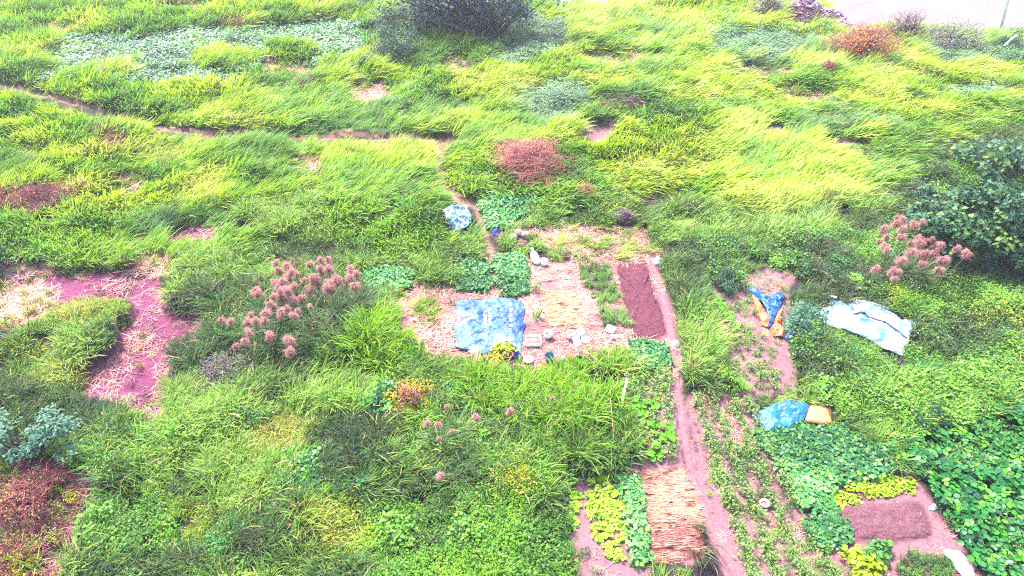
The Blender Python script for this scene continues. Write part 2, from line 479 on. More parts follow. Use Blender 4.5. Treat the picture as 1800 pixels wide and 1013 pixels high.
# ------------------------------------------------------------------ sheets lying about (outlines as photo pixels at the height they lie)
SHEETS = {
    'round': ([(778, 366), (790, 358), (806, 356), (822, 361), (829, 374), (828, 386), (820, 394), (806, 400), (793, 396), (783, 386)], 0.5),
    'big': ([(800, 531), (806, 527), (830, 525), (860, 524), (880, 521), (900, 523), (917, 529), (922, 540), (921, 556), (925, 566), (920, 580), (918, 600), (917, 622), (912, 614), (900, 616), (890, 610), (868, 615), (852, 622), (838, 616), (822, 614), (808, 612), (799, 607), (801, 590), (798, 572), (803, 556), (801, 540)], 0.14),
    'twist': ([(1316, 508), (1324, 505), (1334, 514), (1352, 517), (1378, 512), (1384, 520), (1374, 528), (1374, 540), (1368, 556), (1372, 578), (1376, 588), (1360, 586), (1350, 570), (1346, 560), (1334, 540), (1326, 524)], 0.25),
    'pale': ([(1440, 541), (1450, 533), (1458, 521), (1490, 526), (1530, 532), (1565, 543), (1592, 562), (1617, 562), (1618, 566), (1603, 583), (1600, 600), (1588, 622), (1570, 616), (1545, 604), (1515, 588), (1475, 573), (1443, 560)], 0.24),
    'azure': ([(1324, 722), (1345, 713), (1370, 703), (1384, 698), (1400, 700), (1416, 704), (1427, 711), (1420, 723), (1414, 736), (1400, 741), (1386, 755), (1372, 752), (1351, 756), (1340, 745)], 0.30),
    'peach': ([(1424, 712), (1440, 712), (1456, 718), (1462, 730), (1464, 742), (1450, 744), (1430, 741), (1416, 738), (1420, 722)], 0.24),
    'film': ([(1661, 963), (1676, 964), (1690, 972), (1706, 990), (1716, 1010), (1720, 1022), (1704, 1020), (1688, 1004), (1672, 984), (1662, 974)], 0.18),
}
for k_, (pts_, h_) in SHEETS.items():
    q = [w2p(*p2w(a, b, h_)) for a, b in pts_]
    cx_ = np.mean([a for a, b in q]); cy_ = np.mean([b for a, b in q])
    paint('bare', [(cx_ + (a - cx_) * 0.93, cy_ + (b - cy_) * 0.9) for a, b in q])
# clutter spots stay clear of growth
for cx_, cy_, rx_, ry_ in ((935, 592, 24, 16), (963, 585, 12, 12), (1015, 592, 22, 16), (1080, 585, 22, 14), (1105, 606, 9, 9), (946, 458, 18, 14), (968, 632, 11, 12), (1012, 628, 12, 10), (928, 631, 14, 9), (893, 653, 10, 8), (913, 634, 10, 8),
                           (990, 627, 10, 9), (914, 414, 18, 14), (874, 413, 10, 9), (842, 441, 6, 7), (1388, 597, 11, 11), (1098, 690, 5, 30), (1155, 461, 9, 7), (987, 393, 8, 7), (1186, 607, 9, 7), (1343, 886, 8, 8)):
    paint('bare', ell(cx_, cy_, rx_, ry_, wob=0.05))

# ------------------------------------------------------------------ ground
GC = {'lime': (95, 100, 60), 'mid': (80, 60, 75), 'mixed': (75, 58, 72), 'weed': (72, 52, 70), 'weedbright': (70, 70, 55), 'reed': (80, 65, 70), 'creep': (110, 130, 110), 'yard': (200, 182, 190),
      'path': (205, 150, 135), 'soil': (218, 155, 168), 'strawsoil': (222, 150, 155), 'drygrass': (205, 150, 130), 'redsoil': (180, 88, 135), 'bed': (140, 72, 88), 'straw': (205, 140, 125), 'stripe': (165, 88, 90),
      'leafbed': (80, 90, 70), 'chart': (165, 105, 115), 'crop': (212, 150, 162), 'kudzu': (50, 70, 50), 'bare': (200, 145, 145), 'redweed': (150, 70, 105), 'brush': (130, 95, 115), 'yellowgrass': (120, 85, 75), 'darkgreen': (62, 48, 70),
      'veg': (150, 120, 110), 'paleleaf': (110, 130, 100), 'green': (85, 110, 60), 'bedfield': (165, 105, 115)}
GCL = np.array([flatc(*GC[n]) for n in ZN])

def build_ground():
    xs = np.arange(-258, 2062, 4.5); ys = np.concatenate([np.arange(-112, 100, 3.0), np.arange(100, 1140, 4.5)])
    PX, PY = np.meshgrid(xs, ys)
    X, Y = p2w(PX, PY)
    Hh = height(X, Y)
    Z = zone_at(X, Y)
    C = GCL[Z]
    # soften colour edges a little
    for _ in range(1):
        C[1:-1, 1:-1] = (C[1:-1, 1:-1] * 2 + C[:-2, 1:-1] + C[2:, 1:-1] + C[1:-1, :-2] + C[1:-1, 2:]) / 6
    C = C * (0.85 + 0.3 * fbm(X / 1.7, Y / 1.7, 5)[..., None])
    pos = np.stack([X, Y, Hh], -1)
    pos = np.pad(pos, ((1, 1), (1, 1), (0, 0)), mode='edge')
    C = np.pad(C, ((1, 1), (1, 1), (0, 0)), mode='edge')
    pos[:, 0, 0] -= 1200; pos[:, -1, 0] += 1200
    pos[0, :, 1] += 1500; pos[-1, :, 1] -= 300
    r_, c_ = pos.shape[:2]
    idx = np.arange(r_ * c_).reshape(r_, c_)
    a, b, c, d = idx[:-1, :-1].ravel(), idx[:-1, 1:].ravel(), idx[1:, 1:].ravel(), idx[1:, :-1].ravel()
    mb = MB()
    mb.add(pos.reshape(-1, 3), np.concatenate([np.stack([a, d, c], 1), np.stack([a, c, b], 1)]))
    o = mb.obj('ground', M['soil'], smooth=True)
    at = o.data.attributes.new('col', 'FLOAT_COLOR', 'POINT')
    at.data.foreach_set('color', np.concatenate([C.reshape(-1, 3), np.ones((r_ * c_, 1))], 1).astype(np.float32).ravel())
    tag(o, 'uneven pinkish earth under the grass and vegetable plots', 'ground', kind='structure')
build_ground()

def polysheet(name, pts, hfun, mat, rings=14, per=6, parent=None, z=0.0, thick=0.0, center=None, smooth=True, wob=0.0):
    """surface spanned from the outline (photo pixels at level z) to its centre; hfun(x, y, rho) gives the height"""
    W = [p2w(a, b, z) for a, b in pts]
    out = []
    n = len(W)
    for i in range(n):
        p0, p1, p2, p3 = W[i - 1], W[i], W[(i + 1) % n], W[(i + 2) % n]
        for k in range(per):
            t = k / per
            q = []
            for ax in (0, 1):
                lin_ = p1[ax] * (1 - t) + p2[ax] * t
                cat = 0.5 * (2 * p1[ax] + (p2[ax] - p0[ax]) * t + (2 * p0[ax] - 5 * p1[ax] + 4 * p2[ax] - p3[ax]) * t * t + (3 * p1[ax] - p0[ax] - 3 * p2[ax] + p3[ax]) * t ** 3)
                q.append(0.5 * lin_ + 0.5 * cat)
            out.append(q)
    B = np.array(out, float)
    if wob:
        B = B + wob * np.stack([fbm(B[:, 0] * 3, B[:, 1] * 3, 61, 3) - .5, fbm(B[:, 0] * 3, B[:, 1] * 3, 67, 3) - .5], 1)
    c = np.mean(np.array(W), 0) if center is None else np.array(p2w(center[0], center[1], z))
    rho = np.linspace(0, 1, rings + 1)[1:]
    P = c[None, None] + (B - c)[None] * rho[:, None, None]
    m = len(B)
    R = np.repeat(rho[:, None], m, 1)
    X, Y = P[..., 0], P[..., 1]
    Zz = hfun(X, Y, R)
    V = np.concatenate([[[c[0], c[1], float(hfun(c[0], c[1], 0.0))]], np.stack([X, Y, Zz], -1).reshape(-1, 3)])
    org = np.array([c[0], c[1], float(np.mean(Zz))])
    F = []
    for k in range(m):
        F.append((0, 1 + k, 1 + (k + 1) % m))
    for i in range(rings - 1):
        a = 1 + i * m
        for k in range(m):
            k2 = (k + 1) % m
            F += [(a + k, a + m + k, a + m + k2), (a + k, a + m + k2, a + k2)]
    V = V - org
    cc = np.zeros((len(V), 4)); cc[:, 0] = 1; cc[1:, 1] = R.ravel(); cc[:, 3] = 1
    F = np.array(F); A, B2, C2 = V[F[0, 0]], V[F[0, 1]], V[F[0, 2]]
    if np.cross(B2 - A, C2 - A)[2] < 0:
        F = F[:, ::-1]
    if thick > 0:
        nV = len(V)
        e = 1 + (rings - 1) * m
        F2 = F[:, ::-1] + nV
        S = []
        for k in range(m):
            k2 = (k + 1) % m
            S += [(e + k, e + k2, e + k2 + nV), (e + k, e + k2 + nV, e + k + nV)]
        V = np.concatenate([V, V - np.array([0, 0, thick])]); cc = np.concatenate([cc, cc])
        F = np.concatenate([F, F2, np.array(S)])
    mb = MB().add(V, F, cc)
    o = mb.obj(name, mat, parent, smooth=smooth)
    o.location = org
    return o

M['bed'] = noise_mat('tilled_soil', flatc(140, 62, 92), flatc(196, 112, 132), 14, 8, 0.95, 1.0, 60, .3, .7)
M['bedpale'] = noise_mat('raked_soil', flatc(165, 95, 118), flatc(212, 150, 160), 14, 8, 0.95, 1.0, 60, .3, .7)
M['pathm'] = noise_mat('trodden_earth', flatc(185, 125, 120), flatc(225, 180, 160), 6, 8, 0.95, 0.6, 40, .3, .7)
M['pinkm'] = noise_mat('pink_earth', flatc(190, 118, 138), flatc(232, 172, 178), 6, 8, 0.95, 0.6, 40, .3, .7)
def bedh(top):
    def f(x, y, r):
        return height(x, y) - 0.06 + (top + 0.06) * (1 - np.asarray(r) ** 6) + 0.10 * (fbm(np.asarray(x) * 6, np.asarray(y) * 6, 3, 4) - .5)
    return f
b_ = polysheet('soil_bed', [(1084, 466), (1090, 461), (1124, 460), (1134, 466), (1150, 510), (1163, 550), (1174, 588), (1166, 597), (1118, 599), (1111, 590), (1102, 550), (1092, 510)], bedh(0.10), M['bed'], 40, 12, wob=.4)
tag(b_, 'long dark brown bed of bare tilled soil beside the footpath', 'soil bed', kind='structure')
b_ = polysheet('soil_bed', [(1465, 896), (1478, 890), (1540, 884), (1606, 880), (1616, 884), (1634, 920), (1638, 938), (1630, 947), (1570, 954), (1508, 952), (1490, 944), (1476, 922)], bedh(0.10), M['bedpale'], 40, 12, wob=.35)
tag(b_, 'wide brown raked soil bed below the yellow-green seedlings', 'soil bed', kind='structure')

def strip(name, pts, w, label, mat, dz=0.006):
    """a trodden path with uneven edges, laid on the ground"""
    pts = np.array(pts, float)
    d = np.concatenate([[0], np.cumsum(np.hypot(*np.diff(pts, axis=0).T))])
    n = int(d[-1] / 5)
    t = np.linspace(0, d[-1], n)
    X = np.interp(t, d, pts[:, 0]); Y = np.interp(t, d, pts[:, 1])
    gx_ = np.gradient(X); gy_ = np.gradient(Y); l = np.hypot(gx_, gy_)
    nx, ny = -gy_ / l, gx_ / l
    V = []
    for k, s in enumerate(np.linspace(-1, 1, 7)):
        wob = 1 + 0.5 * (vnoise(t / 14, np.full(n, s * 3), 77) - .5)
        ox, oy = X + nx * s * w / 2 * wob, Y + ny * s * w / 2 * wob
        x, y = p2w(ox, oy)
        V.append(np.stack([x, y, height(x, y) + (dz + 0.02 if abs(s) < .95 else -0.05) + 0.02 * (vnoise(x * 5, y * 5, 4) - .5)], -1))
    V = np.stack(V, 1).reshape(-1, 3)
    F = []
    for i in range(n - 1):
        for k in range(6):
            a = i * 7 + k
            F += [(a, a + 7, a + 8), (a, a + 8, a + 1)]
    F = np.array(F)
    A = np.cross(V[F[0, 1]] - V[F[0, 0]], V[F[0, 2]] - V[F[0, 0]])
    if A[2] < 0: F = F[:, ::-1]
    o = MB().add(V, F).obj(name, mat, smooth=True)
    tag(o, label, 'path', kind='structure')
strip('footpath', TRACK, 6.5, 'narrow earth path winding through the lime green field', M['pathm'])
strip('footpath', TRAIL, 13, 'thin trodden path leading down to the blue tarpaulin', M['pathm'])
strip('footpath', LANE, 15, 'pink earth path running beside the dark soil bed', M['pinkm'])

# ------------------------------------------------------------------ scattered growth
def gn_scatter(name, P, rot, scl, idx, tint, protos, label, cat):
    me = bpy.data.meshes.new(name)
    n = len(P)
    me.vertices.add(n); me.vertices.foreach_set('co', np.asarray(P, np.float32).ravel())
    for an, ty, fld, arr in (('rot', 'FLOAT_VECTOR', 'vector', rot), ('scl', 'FLOAT_VECTOR', 'vector', scl), ('tint', 'FLOAT_COLOR', 'color', np.concatenate([tint, np.ones((n, 1))], 1))):
        a = me.attributes.new(an, ty, 'POINT'); a.data.foreach_set(fld, np.asarray(arr, np.float32).ravel())
    a = me.attributes.new('idx', 'INT', 'POINT'); a.data.foreach_set('value', np.asarray(idx, np.int32))
    me.update()
    o = bpy.data.objects.new(name, me); COL.objects.link(o)
    ng = bpy.data.node_groups.new('scatter_' + name, 'GeometryNodeTree')
    ng.interface.new_socket('Geometry', in_out='INPUT', socket_type='NodeSocketGeometry')
    ng.interface.new_socket('Geometry', in_out='OUTPUT', socket_type='NodeSocketGeometry')
    N, L = ng.nodes, ng.links
    gi = N.new('NodeGroupInput'); go = N.new('NodeGroupOutput')
    g2i = N.new('GeometryNodeGeometryToInstance')
    for p in protos:
        oi = N.new('GeometryNodeObjectInfo'); oi.inputs['Object'].default_value = p
        L.new(oi.outputs['Geometry'], g2i.inputs[0])
    iop = N.new('GeometryNodeInstanceOnPoints')
    iop.inputs['Pick Instance'].default_value = True
    def attr(nm, ty):
        na = N.new('GeometryNodeInputNamedAttribute'); na.data_type = ty; na.inputs['Name'].default_value = nm
        return na.outputs[0]
    e2r = N.new('FunctionNodeEulerToRotation')
    L.new(attr('rot', 'FLOAT_VECTOR'), e2r.inputs[0])
    L.new(gi.outputs[0], iop.inputs['Points'])
    L.new(g2i.outputs[0], iop.inputs['Instance'])
    L.new(attr('idx', 'INT'), iop.inputs['Instance Index'])
    L.new(e2r.outputs[0], iop.inputs['Rotation'])
    L.new(attr('scl', 'FLOAT_VECTOR'), iop.inputs['Scale'])
    L.new(iop.outputs[0], go.inputs[0])
    md = o.modifiers.new('scatter', 'NODES'); md.node_group = ng
    tag(o, label, cat, kind='stuff')
    return o

def proto(name, mb, mat):
    return bpy.data.objects.new(name, mb.mesh(name, mat))      # never linked: only its mesh is drawn, by the scatter

PI = math.pi
PR = {}
def mk(key, n, fn, mat):
    PR[key] = []
    for k in range(n):
        mb = MB(); fn(mb, np.random.default_rng(100 + 7 * k + len(PR) * 31)); PR[key].append(proto(key + '_sprig', mb, mat))
mk('lodged', 6, lambda m, r: m.add(*blades(34, (.55, 1.15), (.026, .052), .4, (-.5, .5), (.45, 1.05), (.4, .95), 3, r, dry=.08, lohi=(.65, 1.3))), M['grass'])
mk('lodgedfine', 6, lambda m, r: m.add(*blades(30, (.4, .85), (.022, .042), .30, (-.8, .8), (.2, .8), (.7, 1.4), 3, r, dry=.1, lohi=(.5, 1.4))), M['grass'])
mk('tuft', 6, lambda m, r: m.add(*blades(26, (.4, .95), (.020, .042), .15, pol=(.05, .6), bend=(.5, 1.8), seg=4, r=r, dry=.1, lohi=(.5, 1.4), outward=True)), M['grass'])
mk('reed', 5, lambda m, r: m.add(*blades(28, (.6, 1.1), (.028, .055), .2, pol=(.05, .55), bend=(.5, 1.9), seg=4, r=r, dry=.12, lohi=(.5, 1.4), outward=True)), M['grass'])
def f_weed(m, r):
    n = 60
    a = r.uniform(0, 2 * PI, n); q = .24 * np.sqrt(r.random(n)); z = r.uniform(.05, .32, n)
    m.add(*leaves(np.stack([q * np.cos(a), q * np.sin(a), z], 1), r.uniform(.05, .1, n), r.uniform(0, 2 * PI, n), r.uniform(-.3, .6, n), LEAF_RH, r.uniform(-.4, .4, n), r, dry=.05, lohi=(.55, 1.35)))
    m.add(*blades(8, (.15, .35), (.006, .01), .2, pol=(0, .4), bend=(0, .4), seg=2, r=r))
mk('weed', 6, f_weed, M['weed'])
def f_sprig(m, r):           # upright leafy stems
    for s in range(7):
        x, y = r.normal(0, .1, 2); h = r.uniform(.25, .55); lx, ly = r.normal(0, .12, 2)
        k = 12
        t = np.linspace(.25, 1, k)
        pos = np.stack([x + lx * t, y + ly * t, h * t], 1)
        m.add(*leaves(pos, r.uniform(.07, .13, k) * (1.1 - .4 * t), np.arange(k) * 2.4 + r.uniform(0, 6), r.uniform(-.2, .5, k), LEAF_LONG, None, r, dry=.06, lohi=(.6, 1.3)))
        m.add(*tube([(x, y, 0), (x + lx, y + ly, h)], [.006, .003], 3))
mk('sprig', 6, f_sprig, M['weed'])
def f_cover(sz, R, zr, n, tm):
    def f(m, r):
        a = r.uniform(0, 2 * PI, n); q = R * np.sqrt(r.random(n)); z = r.uniform(zr[0], zr[1], n)
        m.add(*leaves(np.stack([q * np.cos(a), q * np.sin(a), z], 1), r.uniform(sz * .7, sz * 1.25, n), r.uniform(0, 2 * PI, n), r.uniform(-.1, .7, n), tm, r.uniform(-.45, .45, n), r, dry=.12))
    return f
mk('cover', 6, f_cover(.12, .26, (.06, .26), 34, LEAF_HEART), M['cover'])
mk('creep', 5, f_cover(.13, .4, (.05, .22), 36, LEAF_RH), M['cover'])
mk('seedling', 5, f_cover(.085, .16, (.03, .12), 16, LEAF_ROUND), M['cover'])
mk('vine', 6, f_cover(.26, .42, (.15, .5), 22, LEAF_TRI), M['cover'])
mk('straw', 6, lambda m, r: m.add(*blades(30, (.2, .5), (.014, .028), .3, (0, 2 * PI), (1.25, 1.6), (-.1, .3), 2, r, z0=.03, dry=.3, lohi=(.7, 1.25))), M['straw'])
mk('strawrow', 6, lambda m, r: m.add(*blades(26, (.2, .42), (.012, .024), .10, (-.25, .25), (1.42, 1.58), (0, .1), 2, r, z0=.03, dry=.3, lohi=(.7, 1.25))), M['straw'])
def f_twig(m, r):
    for s in range(16):
        a = r.uniform(0, 2 * PI); p = Vector((r.normal(0, .1), r.normal(0, .1), 0)); h = r.uniform(.25, .6); sp = r.uniform(.1, .4)
        e = p + Vector((math.cos(a) * sp, math.sin(a) * sp, h))
        m.add(*tube([p, (p + e) / 2 + Vector(r.normal(0, .03, 3)), e], [.008, .006, .003], 3))
        for q in range(3):
            s0 = p.lerp(e, r.uniform(.4, .9)); m.add(*tube([s0, s0 + Vector(r.normal(0, .12, 3)) + Vector((0, 0, .08))], [.005, .002], 3))
    n = 24
    m.add(*leaves(np.stack([r.normal(0, .2, n), r.normal(0, .2, n), r.uniform(.1, .5, n)], 1), r.uniform(.04, .08, n), r.uniform(0, 6.28, n), r.uniform(-.3, .8, n), LEAF_RH, r.uniform(-.8, .8, n), r))
mk('twig', 5, f_twig, M['twig'])

def pal(*cs): return np.array([leafc(*c) for c in cs])
LIME = pal((120, 180, 80), (152, 212, 78), (180, 228, 74), (200, 238, 78), (216, 240, 115))
GREEN = pal((98, 155, 88), (125, 188, 90), (150, 210, 88), (172, 225, 92))
MID = pal((68, 108, 68), (98, 148, 74), (132, 182, 82), (168, 208, 108))
MIXED = pal((50, 88, 60), (72, 120, 64), (98, 156, 70), (132, 188, 88))
DARK = pal((50, 85, 60), (65, 110, 65), (90, 140, 75))
YEL = pal((115, 160, 70), (145, 188, 78), (175, 208, 92), (205, 212, 120))
REED = pal((85, 140, 60), (115, 180, 65), (150, 210, 70))
WEED = pal((46, 84, 54), (72, 122, 60), (102, 164, 68), (136, 194, 82))
BRIGHT = pal((68, 125, 50), (104, 170, 56), (148, 205, 66))
PALE = pal((105, 145, 115), (130, 175, 135), (150, 195, 140))
CREEP = pal((70, 118, 92), (98, 148, 110), (128, 172, 132))
STRAW = pal((180, 110, 122), (222, 152, 152), (242, 188, 175))
GOLD = pal((185, 115, 110), (218, 155, 130), (234, 190, 152))
ROSE = pal((150, 70, 115), (190, 105, 140), (218, 145, 155))
RUST = pal((110, 60, 95), (145, 80, 105), (180, 110, 110))
LEAFBED = pal((50, 110, 70), (75, 140, 85), (105, 175, 105), (140, 200, 125))
CHART = pal((165, 205, 50), (190, 225, 55), (210, 240, 60))
KUD = pal((45, 115, 60), (65, 145, 60), (100, 180, 60), (150, 210, 70))
YW = pal((120, 140, 60), (170, 170, 60), (205, 190, 70))

ZTAB = {   # stuff object -> (proto, label, category, {zone: (per m2, (smin, smax), palette)})
    'lodged_grass': ('lodged', 'long lime green grass laid over in waves across the upper field', 'grass', {
        'lime': (14, (.75, 1.15), LIME), 'green': (12, (.75, 1.1), GREEN), 'paleleaf': (5, (.6, .9), PALE), 'creep': (1.0, (.5, .8), GREEN), 'drygrass': (3, (.5, .8), YEL), 'brush': (5, (.6, .9), GREEN)}),
    'tall_grass': ('tuft', 'mid green arching grass growing wild round the plots', 'grass', {
        'mid': (14, (.6, 1.05), MID), 'mixed': (7, (.5, 1.0), MIXED), 'weed': (11, (.7, 1.2), MID), 'weedbright': (1.5, (.6, 1), MID), 'lime': (1.2, (.6, 1.0), LIME), 'darkgreen': (22, (.8, 1.3), DARK), 'yellowgrass': (26, (.55, .85), YEL),
        'redweed': (4, (.5, .9), MID), 'crop': (.8, (.3, .6), MID), 'drygrass': (1.5, (.4, .7), MID), 'redsoil': (.5, (.3, .5), YEL), 'green': (2.5, (.7, 1.0), GREEN)}),
    'combed_grass': ('lodgedfine', 'fine long green grass bending over in the rough below the field', 'grass', {
        'mid': (9, (.8, 1.2), MID), 'mixed': (3, (.7, 1.1), MIXED), 'yellowgrass': (8, (.6, .9), YEL), 'weed': (7, (.9, 1.3), MID)}),
    'reed_grass': ('reed', 'tall bright green broad-bladed grass behind the buckets', 'grass', {
        'reed': (16, (.8, 1.2), REED), 'mid': (1.5, (.7, 1.0), MID), 'weed': (2, (.7, 1), REED), 'mixed': (1, (.7, 1), MIXED)}),
    'leafy_weeds': ('weed', 'low small-leaved green weeds covering the ground', 'weeds', {
        'weed': (28, (.8, 1.4), WEED), 'weedbright': (22, (.8, 1.3), BRIGHT), 'mixed': (24, (.8, 1.6), WEED), 'mid': (6, (.7, 1.3), MIXED), 'paleleaf': (14, (.9, 1.6), PALE), 'darkgreen': (10, (.8, 1.3), DARK), 'reed': (5, (.8, 1.2), WEED),
        'redweed': (5, (.7, 1.1), YW), 'crop': (7, (.45, .8), WEED), 'soil': (.8, (.4, .7), WEED), 'yellowgrass': (6, (.8, 1.1), YW), 'kudzu': (6, (.8, 1.2), DARK), 'redsoil': (.7, (.4, .6), YW)}),
    'stem_weeds': ('sprig', 'upright leafy weed stems crowding the lower rough', 'weeds', {
        'weed': (6, (.7, 1.2), WEED), 'weedbright': (20, (.7, 1.1), BRIGHT), 'mixed': (12, (.7, 1.2), WEED), 'crop': (1, (.5, .8), WEED), 'redweed': (3, (.6, 1), YW), 'veg': (40, (.55, .8), MIXED), 'reed': (3, (.7, 1.1), REED)}),
    'creeping_weed': ('creep', 'pale grey-green creeping leaves matting the upper field', 'weeds', {
        'creep': (16, (.9, 1.5), CREEP), 'paleleaf': (8, (.9, 1.4), PALE)}),
    'flattened_straw': ('straw', 'pinkish dry grass lying flat on bare ground', 'straw', {
        'drygrass': (18, (.9, 1.5), STRAW), 'strawsoil': (6, (.7, 1.2), STRAW), 'redsoil': (4, (.7, 1.2), ROSE), 'brush': (6, (.8, 1.3), ROSE), 'bare': (2, (.5, .8), STRAW), 'soil': (1.5, (.4, .8), STRAW), 'bed': (3, (.3, .5), ROSE), 'bedfield': (2, (.3, .5), STRAW),
        'redweed': (5, (.7, 1.1), ROSE), 'crop': (2, (.5, .9), STRAW), 'path': (.8, (.3, .6), STRAW)}),
    'golden_mulch': ('strawrow', 'yellow straw mulch spread thick between the seedbeds', 'straw', {'straw': (40, (.8, 1.4), GOLD), 'strawsoil': (5, (.7, 1.1), STRAW)}),
    'striped_mulch': ('strawrow', 'straw laid crosswise in stripes over a narrow bed', 'straw', {'stripe': (60, (.8, 1.1), pal((165, 95, 98), (205, 138, 125), (230, 180, 155)))}),
    'dead_brush': ('twig', 'purplish dead twiggy growth standing in the grass', 'brush', {
        'brush': (9, (.8, 1.4), RUST), 'redweed': (8, (.6, 1.1), pal((125, 50, 80), (160, 70, 95), (175, 95, 105))), 'redsoil': (.5, (.5, .8), RUST), 'darkgreen': (2, (.8, 1.3), RUST), 'weed': (.5, (.6, 1), RUST), 'mid': (.25, (.8, 1.3), RUST)}),
    'seedling_carpet': ('seedling', 'yellow-green seedlings sown thickly above the raked bed', 'seedlings', {'chart': (45, (.8, 1.2), CHART)}),
}
BEDS = [((680, 490), 'low dark green vine leaves on the grassy bank by the straw clearing'), ((835, 487), 'dark green leafy crop filling the bed at the foot of the trodden path'), ((897, 487), 'dense leafy crop between the trodden path and the white sack'),
        ((885, 370), 'leafy crop on the slope beside the round bundled sheet'), ((1140, 627), 'small leafy crop block below the dark soil bed'), ((1118, 915), 'narrow strip of dark leaves beside the striped straw'),
        ((1440, 815), 'large carpet of dark green leaves below the blue and orange sheet'), ((1448, 925), 'rounded clump of dark leaves beside the raked soil bed')]

def candidates(dmax):
    y0, y1, wm = 7.5, 74.0, 125.0
    n = int((y1 - y0) * wm * dmax)
    y = rng.uniform(y0, y1, n); x = rng.uniform(-wm / 2, wm / 2, n)
    half = 0.75 * (y * CP + CAM_H * SP) * 1.13 + 1.0
    keep = (np.abs(x) < half) & (rng.random(n) < np.minimum(1.0, (24.0 / np.maximum(y, 1)) ** 0.9))
    return x[keep], y[keep]

def path_gap(px, py):
    d = np.full(np.shape(px), 1e9)
    for pts, hw in ((TRACK, 2), (TRAIL, 6), (LANE, 7)):
        for (x1, y1), (x2, y2) in zip(pts[:-1], pts[1:]):
            t = np.clip(((px - x1) * (x2 - x1) + (py - y1) * (y2 - y1)) / ((x2 - x1) ** 2 + (y2 - y1) ** 2), 0, 1)
            ey = py - y1 - t * (y2 - y1)
            d = np.minimum(d, np.hypot(px - x1 - t * (x2 - x1), np.where(ey > 0, ey * .62, ey * 1.3)) - hw)
    return d

LOWZ = [ZI[q] for q in ('path', 'soil', 'strawsoil', 'bed', 'straw', 'stripe', 'leafbed', 'chart', 'crop', 'bare', 'veg', 'bedfield', 'redsoil', 'drygrass', 'yard')]
def scatter(name, spec):
    key, label, cat, zt = spec
    dmax = max(v[0] for v in zt.values())
    x, y = candidates(dmax)
    z = zone_at(x, y)
    u = rng.random(len(x))
    px, py = w2p(x, y)
    P, S, C = [], [], []
    sel_all = np.zeros(len(x), bool)
    gapn = fbm(x / 1.0 + 31, y / .75, 303, 3)
    sc = np.zeros(len(x)); tint = np.zeros((len(x), 3))
    for zn, (dn, sr, pl) in zt.items():
        s = (z == ZI[zn]) & (u < dn / dmax)
        if zn in ('weed', 'mixed', 'mid', 'reed', 'darkgreen', 'redweed', 'green'):
            s &= rng.random(len(x)) < .12 + .88 * sstep(.30, .44, gapn)
        elif zn in ('lime', 'creep', 'paleleaf', 'weedbright', 'yellowgrass'):
            s &= rng.random(len(x)) < .35 + .65 * sstep(.22, .32, gapn)
        k = int(s.sum())
        if not k: continue
        sel_all |= s
        nn = fbm(x[s] / 1.5 + 5, y[s] / 1.2, 40, 3)
        sc[s] = (sr[0] + (sr[1] - sr[0]) * np.clip(.5 + (nn - .5) * 2.2 + rng.normal(0, .3, k), -.45, 1.4)) * np.maximum(1, y[s] / 24.0) ** 0.35
        t = np.clip(.52 + (fbm(x[s] / 2.6, y[s] / 1.7, 60, 4) - .5) * 3.4 + rng.normal(0, .2, k), 0, .999) * (len(pl) - 1)
        i0 = t.astype(int); fr = (t - i0)[:, None]
        tint[s] = pl[i0] * (1 - fr) + pl[np.minimum(i0 + 1, len(pl) - 1)] * fr
    gap = path_gap(px, py)
    if name == 'striped_mulch':
        sel_all &= (np.mod(py / 7.5 + .35 * fbm(x * 2, y * 2, 12), 1.0) < .62)
    if 'straw' not in key:
        sel_all &= gap > 2.5
        sc = sc * (0.30 + 0.70 * sstep(2.5, 18, gap))
    if 'straw' not in key and key not in ('cover', 'seedling'):
        lowz = np.isin(z, LOWZ)
        fac = np.ones(len(x))
        for up, f_ in ((8, .38), (17, .55), (27, .75)):
            jj = np.clip(((py - up * FPX / 45 / np.maximum(y * CP + CAM_H * SP, 5) - ZY0) / ZS).astype(int), 0, ZH - 1)
            ii = np.clip(((px - ZX0) / ZS).astype(int), 0, ZW - 1)
            hit = np.isin(ZMAP[jj, ii], LOWZ) & ~lowz
            fac = np.where(hit, np.minimum(fac, f_), fac)
        sc = sc * fac
    x, y, sc, tint = x[sel_all], y[sel_all], sc[sel_all], tint[sel_all]
    n = len(x)
    tint = tint * rng.uniform(.85, 1.15, (n, 1)) * rng.uniform(.94, 1.06, (n, 3))
    h = height(x, y) - 0.01
    rot = np.zeros((n, 3))
    if key.startswith('lodged'):
        rot[:, 2] = -0.55 + 3.6 * (fbm(x / 7 + 2, y / 5, 71, 2) - .5) + rng.normal(0, .3, n)
    elif key == 'strawrow':
        rot[:, 2] = rng.normal(0, .1, n) + np.where(rng.random(n) < .5, PI, 0)
    else:
        rot[:, 2] = rng.uniform(0, 2 * PI, n)
    rot[:, 0] = rng.normal(0, .08, n); rot[:, 1] = rng.normal(0, .08, n)
    if key in ('straw', 'strawrow', 'cover'):
        rot[:, :2] *= .3
    scl = np.stack([sc, sc, sc * rng.uniform(.8, 1.2, n)], 1)
    if n:
        gn_scatter(name, np.stack([x, y, h], 1), rot, scl, rng.integers(0, len(PR[key]), n), tint, PR[key], label, cat)
    return n
tot = 0
for nm, spec in ZTAB.items():
    k = scatter(nm, spec); tot += k
    print('scatter', nm, k)

